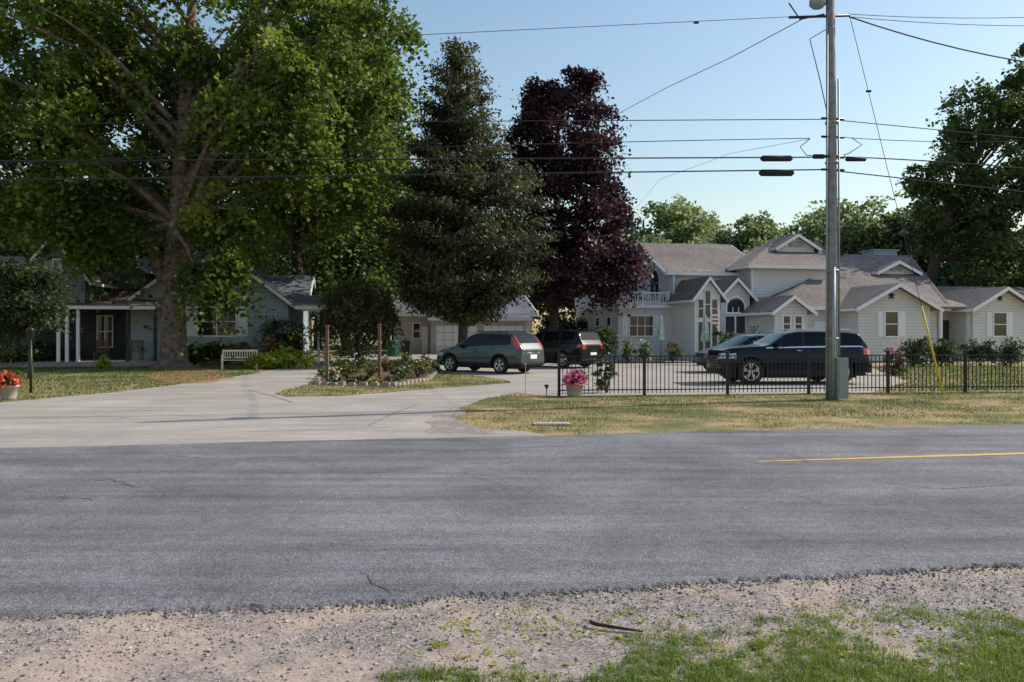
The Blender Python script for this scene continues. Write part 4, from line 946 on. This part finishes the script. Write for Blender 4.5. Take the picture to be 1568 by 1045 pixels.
# ---------------------------------------------------------------- cars
def car(name, L, W, Ht, top, belt, wx, wr, paint, cxy, ang, pil, ws, rg, style):
    e = empty(name)
    tx = np.array([p[0] for p in top]); tz = np.array([p[1] for p in top])*Ht
    bx = np.array([p[0] for p in belt]); bz = np.array([p[1] for p in belt])*Ht
    xs = set(np.round(np.concatenate([np.linspace(0, .5, 22), np.linspace(.5, L-.7, int((L-1.2)/.04)), np.linspace(L-.7, L, 36)]), 4))
    seams = style.get('seams', [])
    for q in seams: xs |= {round(q-.008, 4), round(q+.008, 4)}
    xs = sorted(xs); NS = len(xs)
    def sm(x, X, Zv, k=.05): return (np.interp(x-k, X, Zv)+np.interp(x, X, Zv)*2+np.interp(x+k, X, Zv))/4
    nl, ng, nr_ = 16, 12, 8; ra = wr+.07; sill = .27
    mb = MB(); mats = [paint, M['cglass'], M['plastic'], M['red'], M['lamp'], M['chrome'], M['white']]
    for m in mats: mb.mi(m)
    rows = []; info = []
    for x in xs:
        zt = float(sm(x, tx, tz)) if .03 < x < L-.03 else float(np.interp(x, tx, tz)); zb = min(float(np.interp(x, bx, bz)), zt-.03)
        w = W/2
        if x < .7: w *= 1-.20*((.7-x)/.7)**2.6
        if x > L-.5: w *= 1-.13*((x-L+.5)/.5)**2.4
        zl = sill+(.1 if x < .25 or x > L-.25 else 0)
        for c in wx:
            if abs(x-c) < ra: zl = max(zl, wr+math.sqrt(max(0, ra*ra-(x-c)**2)))
        g = min(1, max(0, (zt-zb)/.6)); wrf = w*(.96-.18*g)
        pr = []
        for i in range(nl+1):
            t = i/nl; z = zl+(zb-zl)*t; zz = (z-sill)/(max(zb, .6)-sill)
            y = w*(.955+.045*math.sin(math.pi*min(1, max(0, zz)))**.7-.02*zz*zz)
            if .25 < zz < .45: y -= .008
            pr.append((y, z))
        yb = pr[-1][0]
        for i in range(1, ng+1):
            t = i/ng; y = yb+(wrf-yb)*(t**1.15); z = zb+(zt-.05*g-.01-zb)*(1-(1-t)**1.08); pr.append((y, z))
        for i in range(1, nr_+1):
            t = 1-i/nr_; y = wrf*t; z = zt-(.05*g+.01)*t**4 ; pr.append((y, z))
        rows.append(pr); info.append((zt, zb, wrf))
    K = nl+ng+nr_+1; vs = []
    for x, pr in zip(xs, rows):
        for y, z in pr: vs.append((x, y, z))
        for y, z in pr[:-1]: vs.append((x, -y, z))
    SW = 2*K-1
    fs = []; mi = []
    def matof(x, y, z, r, i):
        zt, zb, wrf = info[i]
        if r >= nl and r < nl+ng:
            if z > zb+.035 and zt-z > .085 and pil[0] < x < pil[-1]:
                if any(abs(x-p) < .035 for p in pil[1:-1]): return 2
                return 1
            if style.get('chrome') and zb < z < zb+.03 and pil[0] < x < pil[-1]: return 5
        if r >= nl+ng or (r >= nl and x < .9) :
            if ws[0] < x < ws[1] and abs(y) < wrf-.07: return 1
            if rg[0] < x < rg[1] and abs(y) < wrf-.08: return 1
        fnc = style['rule'](x, abs(y), z, r >= nl+ng)
        if fnc: return fnc
        if z < sill+style.get('clad', .1): return 2
        if style.get('arch'):
            for c in wx:
                if (x-c)**2+(z-wr)**2 < (ra+.06)**2 and r < nl: return 2
        if r < nl+1 and z > .45:
            for q in seams:
                if abs(x-q) < .009: return 2
        return 0
    for i in range(NS-1):
        for r in range(K-1):
            for side in (0, 1):
                if side == 0: a, b, c, d = i*SW+r, (i+1)*SW+r, (i+1)*SW+r+1, i*SW+r+1
                else:
                    r2 = r+1
                    A_ = i*SW+K+r; B_ = (i+1)*SW+K+r
                    C_ = (i+1)*SW+(K+r2 if r2 < K-1 else K-1); D_ = i*SW+(K+r2 if r2 < K-1 else K-1)
                    a, b, c, d = A_, D_, C_, B_
                fs.append((a, b, c, d)); cx = (vs[a][0]+vs[c][0])/2; cy = (vs[a][1]+vs[c][1])/2; cz = (vs[a][2]+vs[c][2])/2
                mi.append(matof(cx, cy, cz, r, i))
    mb.v = vs; mb.f = [list(f) for f in fs]; mb.m = mi; mb.smooth = [True]*len(fs)
    for i, xx in ((0, 0), (NS-1, L)):
        pr = rows[i]; nc = 14; o = len(mb.v)
        bul = .05 if i == 0 else .04
        zc = [p[1] for p in pr[:nl+ng+1]]; ymx = [p[0] for p in pr[:nl+ng+1]]
        for y, z in zip(ymx, zc):
            for j in range(nc+1):
                f = -1+2*j/nc; mb.v.append((xx+(-1 if i == 0 else 1)*bul*(1-abs(f)**2.5), y*f, z))
        for r in range(len(zc)-1):
            for j in range(nc):
                q = [o+r*(nc+1)+j, o+r*(nc+1)+j+1, o+(r+1)*(nc+1)+j+1, o+(r+1)*(nc+1)+j]
                cy = ymx[r]*(-1+2*(j+.5)/nc); cz = (zc[r]+zc[r+1])/2
                mb.f.append(q if i else q[::-1]); mb.m.append(style['cap'](i != 0, abs(cy), cz)); mb.smooth.append(True)
    body = mb.obj('body'); body.parent = e
    mb = MB()
    mb.box(.45, L-.4, -W/2+.3, W/2-.3, .2, .7, M['plastic'])
    mb.box(.2, L-.15, -W/2+.17, W/2-.17, .28, .34, M['plastic'])
    for c in wx: mb.box(c-ra-.03, c+ra+.03, -W/2+.24, W/2-.24, .3, .85, M['plastic'])
    mz = float(np.interp(pil[0]+.3, bx, bz))
    for s in (-1, 1):
        x = pil[0]+.38; y = s*(W/2-.02)
        mb.box8([(x-.10, y, mz+.03), (x+.06, y, mz+.03), (x+.06, y+s*.2, mz+.05), (x-.06, y+s*.2, mz+.05), (x-.10, y, mz+.16), (x+.06, y, mz+.16), (x+.06, y+s*.2, mz+.2), (x-.04, y+s*.2, mz+.2)], paint)
        for hx in style.get('handles', []): mb.box(hx, hx+.16, s*(W/2-.03), s*(W/2+.012), float(np.interp(hx, bx, bz))-.1, float(np.interp(hx, bx, bz))-.07, M['chrome'] if style.get('chrome') else paint)
        if style.get('rails'):
            x0, x1 = style['rails']; mb.tube([(x0, s*(W/2*.70), Ht-.04), (x0+.15, s*(W/2*.70), Ht+.025), (x1-.15, s*(W/2*.69), Ht+.015), (x1, s*(W/2*.69), Ht-.06)], .018, style.get('railmat', M['plastic']), 6)
    mb.obj('trim', e)
    for c in wx:
        for s in (-1, 1):
            w = MB(); yc = s*(W/2-.13); n = 28
            def ring(r, y): return [(c+r*math.cos(2*math.pi*j/n), y, wr+r*math.sin(2*math.pi*j/n)) for j in range(n)]
            pr = [(wr*.66, yc-s*.1), (wr*.93, yc-s*.11), (wr, yc-s*.08), (wr, yc+s*.08), (wr*.95, yc+s*.11), (wr*.68, yc+s*.11), (wr*.66, yc+s*.09)]
            V = []
            for r, y in pr: V += ring(r, y)
            w.add(V, [(k*n+j, k*n+(j+1) % n, (k+1)*n+(j+1) % n, (k+1)*n+j) for k in range(len(pr)-1) for j in range(n)], M['tyre'], True)
            V = ring(wr*.68, yc+s*.10)+ring(wr*.62, yc+s*.105)+ring(wr*.60, yc+s*.03)
            w.add(V, [(k*n+j, k*n+(j+1) % n, (k+1)*n+(j+1) % n, (k+1)*n+j) for k in range(2) for j in range(n)], M['rim'], True)
            w.add(ring(wr*.62, yc+s*.03), [tuple(range(n))], M['plastic'])
            for k in range(5):
                t = k*2*math.pi/5+.3
                for dt in (-.16, .16):
                    d = (math.cos(t+dt), math.sin(t+dt)); q = (-d[1]*.022, d[0]*.022); p0 = (math.cos(t)*.05, math.sin(t)*.05); r1 = wr*.62
                    c8 = []
                    for y in (yc+s*.04, yc+s*.09):
                        c8 += [(c+p0[0]-q[0], y, wr+p0[1]-q[1]), (c+d[0]*r1-q[0], y, wr+d[1]*r1-q[1]), (c+d[0]*r1+q[0], y, wr+d[1]*r1+q[1]), (c+p0[0]+q[0], y, wr+p0[1]+q[1])]
                    w.box8(c8, M['rim'])
            w.add(ring(wr*.17, yc+s*.095), [tuple(range(n))], M['rim']); w.obj('wheel', e)
    e.rotation_euler = (0, 0, ang); c, s = math.cos(ang), math.sin(ang)
    e.location = (cxy[0]-c*L/2, cxy[1]-s*L/2, 0.008)
    return e
def ruleA(x, y, z, roof):
    L = 4.55
    if 1.0 < z < 1.48 and x > L-.22-(z-1.0)*.68 and y > .58: return 3
    if x < .5 and .68 < z < .82 and y > .5: return 4
    return 0
def capA(rear, y, z):
    if z < .48: return 2
    if rear:
        if y < .26 and .62 < z < .76: return 6
        if y < .45 and .82 < z < .86: return 5
    else:
        if y < .4 and .5 < z < .7: return 2
    return 0
topA = [(0, .40), (.08, .50), (.45, .575), (1.05, .635), (1.30, .70), (1.95, .955), (2.35, .995), (3.0, 1.0), (3.7, .98), (4.12, .95), (4.38, .74), (4.47, .66), (4.53, .60), (4.55, .56)]
beltA = [(0, .38), (1.0, .585), (2.2, .615), (3.6, .66), (4.3, .68), (4.5, .60), (4.55, .54)]
car('compact_crossover', 4.55, 1.82, 1.68, topA, beltA, (.88, 3.52), .35, M['pGreen'], ((748-CU)*33/F, 33.3), -math.radians(37), (1.1, 2.35, 3.2, 4.05), (1.12, 1.95), (4.10, 4.40),
    dict(rule=ruleA, cap=capA, clad=.17, arch=True, seams=[1.28, 2.35, 3.25], handles=[2.15, 3.05], rails=(2.1, 3.8)))
def ruleB(x, y, z, roof):
    if x > 4.78-.24 and y > .64 and .97 < z < 1.12: return 3
    if x < .5 and .7 < z < .85 and y > .5: return 4
    return 0
def capB(rear, y, z):
    if z < .45: return 2
    if rear and y < .24 and .62 < z < .74: return 6
    if rear and y > .62 and z > .9: return 3
    return 0
topB = [(0, .46), (.06, .56), (.35, .64), (1.25, .69), (1.5, .73), (2.1, .96), (2.5, 1.0), (3.3, 1.0), (4.2, .98), (4.48, .95), (4.66, .74), (4.72, .67), (4.76, .63), (4.78, .60)]
beltB = [(0, .44), (.3, .60), (1.2, .65), (4.4, .68), (4.7, .63), (4.78, .58)]
car('black_suv', 4.78, 1.92, 1.76, topB, beltB, (.92, 3.72), .38, M['pBlack'], ((846-CU)*38.5/F, 38.3), -math.radians(42), (1.25, 2.5, 3.5, 4.5), (1.4, 2.1), (4.48, 4.66),
    dict(rule=ruleB, cap=capB, clad=.12, seams=[1.4, 2.5, 3.55], handles=[2.3, 3.3], rails=(2.2, 4.2)))
def ruleC(x, y, z, roof):
    if x < .45 and .84 < z < 1.0 and y > .55: return 4
    if x > 4.9-.3 and .95 < z < 1.15 and y > .6: return 3
    return 0
def capC(rear, y, z):
    if not rear:
        if y < .5 and .62 < z < .92: return 5 if int(z*22) % 2 else 2
        if z < .5: return 2
        if y > .58 and .80 < z < .92: return 4
    elif y < .26 and .6 < z < .74: return 6
    return 2 if z < .40 else 0
topC = [(0, .54), (.05, .61), (.25, .665), (.7, .69), (1.4, .71), (1.58, .74), (2.18, .955), (2.55, .995), (3.2, 1.0), (4.1, .985), (4.5, .95), (4.72, .75), (4.82, .67), (4.88, .61), (4.9, .55)]
beltC = [(0, .52), (.3, .63), (1.3, .665), (4.5, .69), (4.75, .66), (4.9, .53)]
car('large_dark_suv', 4.9, 1.97, 1.74, topC, beltC, (.93, 3.86), .41, M['pNavy'], ((1203-CU)*26.4/F, 26.35), math.radians(3), (1.42, 2.65, 3.6, 4.6), (1.5, 2.18), (4.5, 4.72),
    dict(rule=ruleC, cap=capC, clad=.10, chrome=True, seams=[1.5, 2.65, 3.62], handles=[2.4, 3.4], rails=(2.2, 4.4), railmat=M['chrome']))
topD = [(0, .40), (.08, .50), (.6, .60), (1.0, .66), (1.9, .96), (2.3, 1.0), (3.0, .98), (3.7, .92), (4.05, .70), (4.2, .62), (4.3, .38)]
beltD = [(0, .38), (1.0, .60), (2.2, .64), (3.9, .68), (4.3, .36)]
car('grey_hatchback', 4.3, 1.8, 1.60, topD, beltD, (.85, 3.4), .32, M['pGrey'], ((1150-CU)*33/F, 33.5), math.radians(10), (1.0, 2.2, 3.1, 3.9), (1.02, 1.9), (3.72, 4.08),
    dict(rule=lambda x, y, z, r: 4 if (x < .5 and .6 < z < .75 and y > .45) else 0, cap=lambda r, y, z: 2 if z < .45 else 0, clad=.1, seams=[1.2, 2.2, 3.1], handles=[2.0, 2.9]))

# ---------------------------------------------------------------- light, sky, camera
el = math.radians(36); S3 = Vector((.947, .325, 0)).normalized()*math.cos(el)+Vector((0, 0, math.sin(el)))
sl = bpy.data.lights.new('sun', 'SUN'); sl.energy = 5.0; sl.angle = math.radians(.5); sl.color = (1, .93, .81)
so = bpy.data.objects.new('sun', sl); SC.collection.objects.link(so); so.rotation_euler = S3.to_track_quat('Z', 'Y').to_euler()
w = bpy.data.worlds.new('World'); SC.world = w; w.use_nodes = True; nt = w.node_tree
bg = nt.nodes['Background']; sk = nt.nodes.new('ShaderNodeTexSky'); sk.sky_type = 'NISHITA'; sk.sun_disc = False
sk.sun_elevation = el; sk.sun_rotation = math.atan2(S3.x, S3.y); sk.air_density = 1.5; sk.dust_density = 0.9; sk.ozone_density = 2.2
nt.links.new(sk.outputs[0], bg.inputs['Color']); bg.inputs['Strength'].default_value = 0.15
cam = bpy.data.cameras.new('camera'); co = bpy.data.objects.new('camera', cam); SC.collection.objects.link(co)
co.location = (0, 0, H); co.rotation_euler = (math.radians(90), 0, 0); cam.sensor_width = 36; cam.lens = F/1568*36; cam.shift_y = -14.5/1568; cam.clip_end = 4000; cam.clip_start = .05
SC.camera = co
SC.view_settings.view_transform = 'Standard'; SC.view_settings.look = 'None'; SC.view_settings.exposure = 0
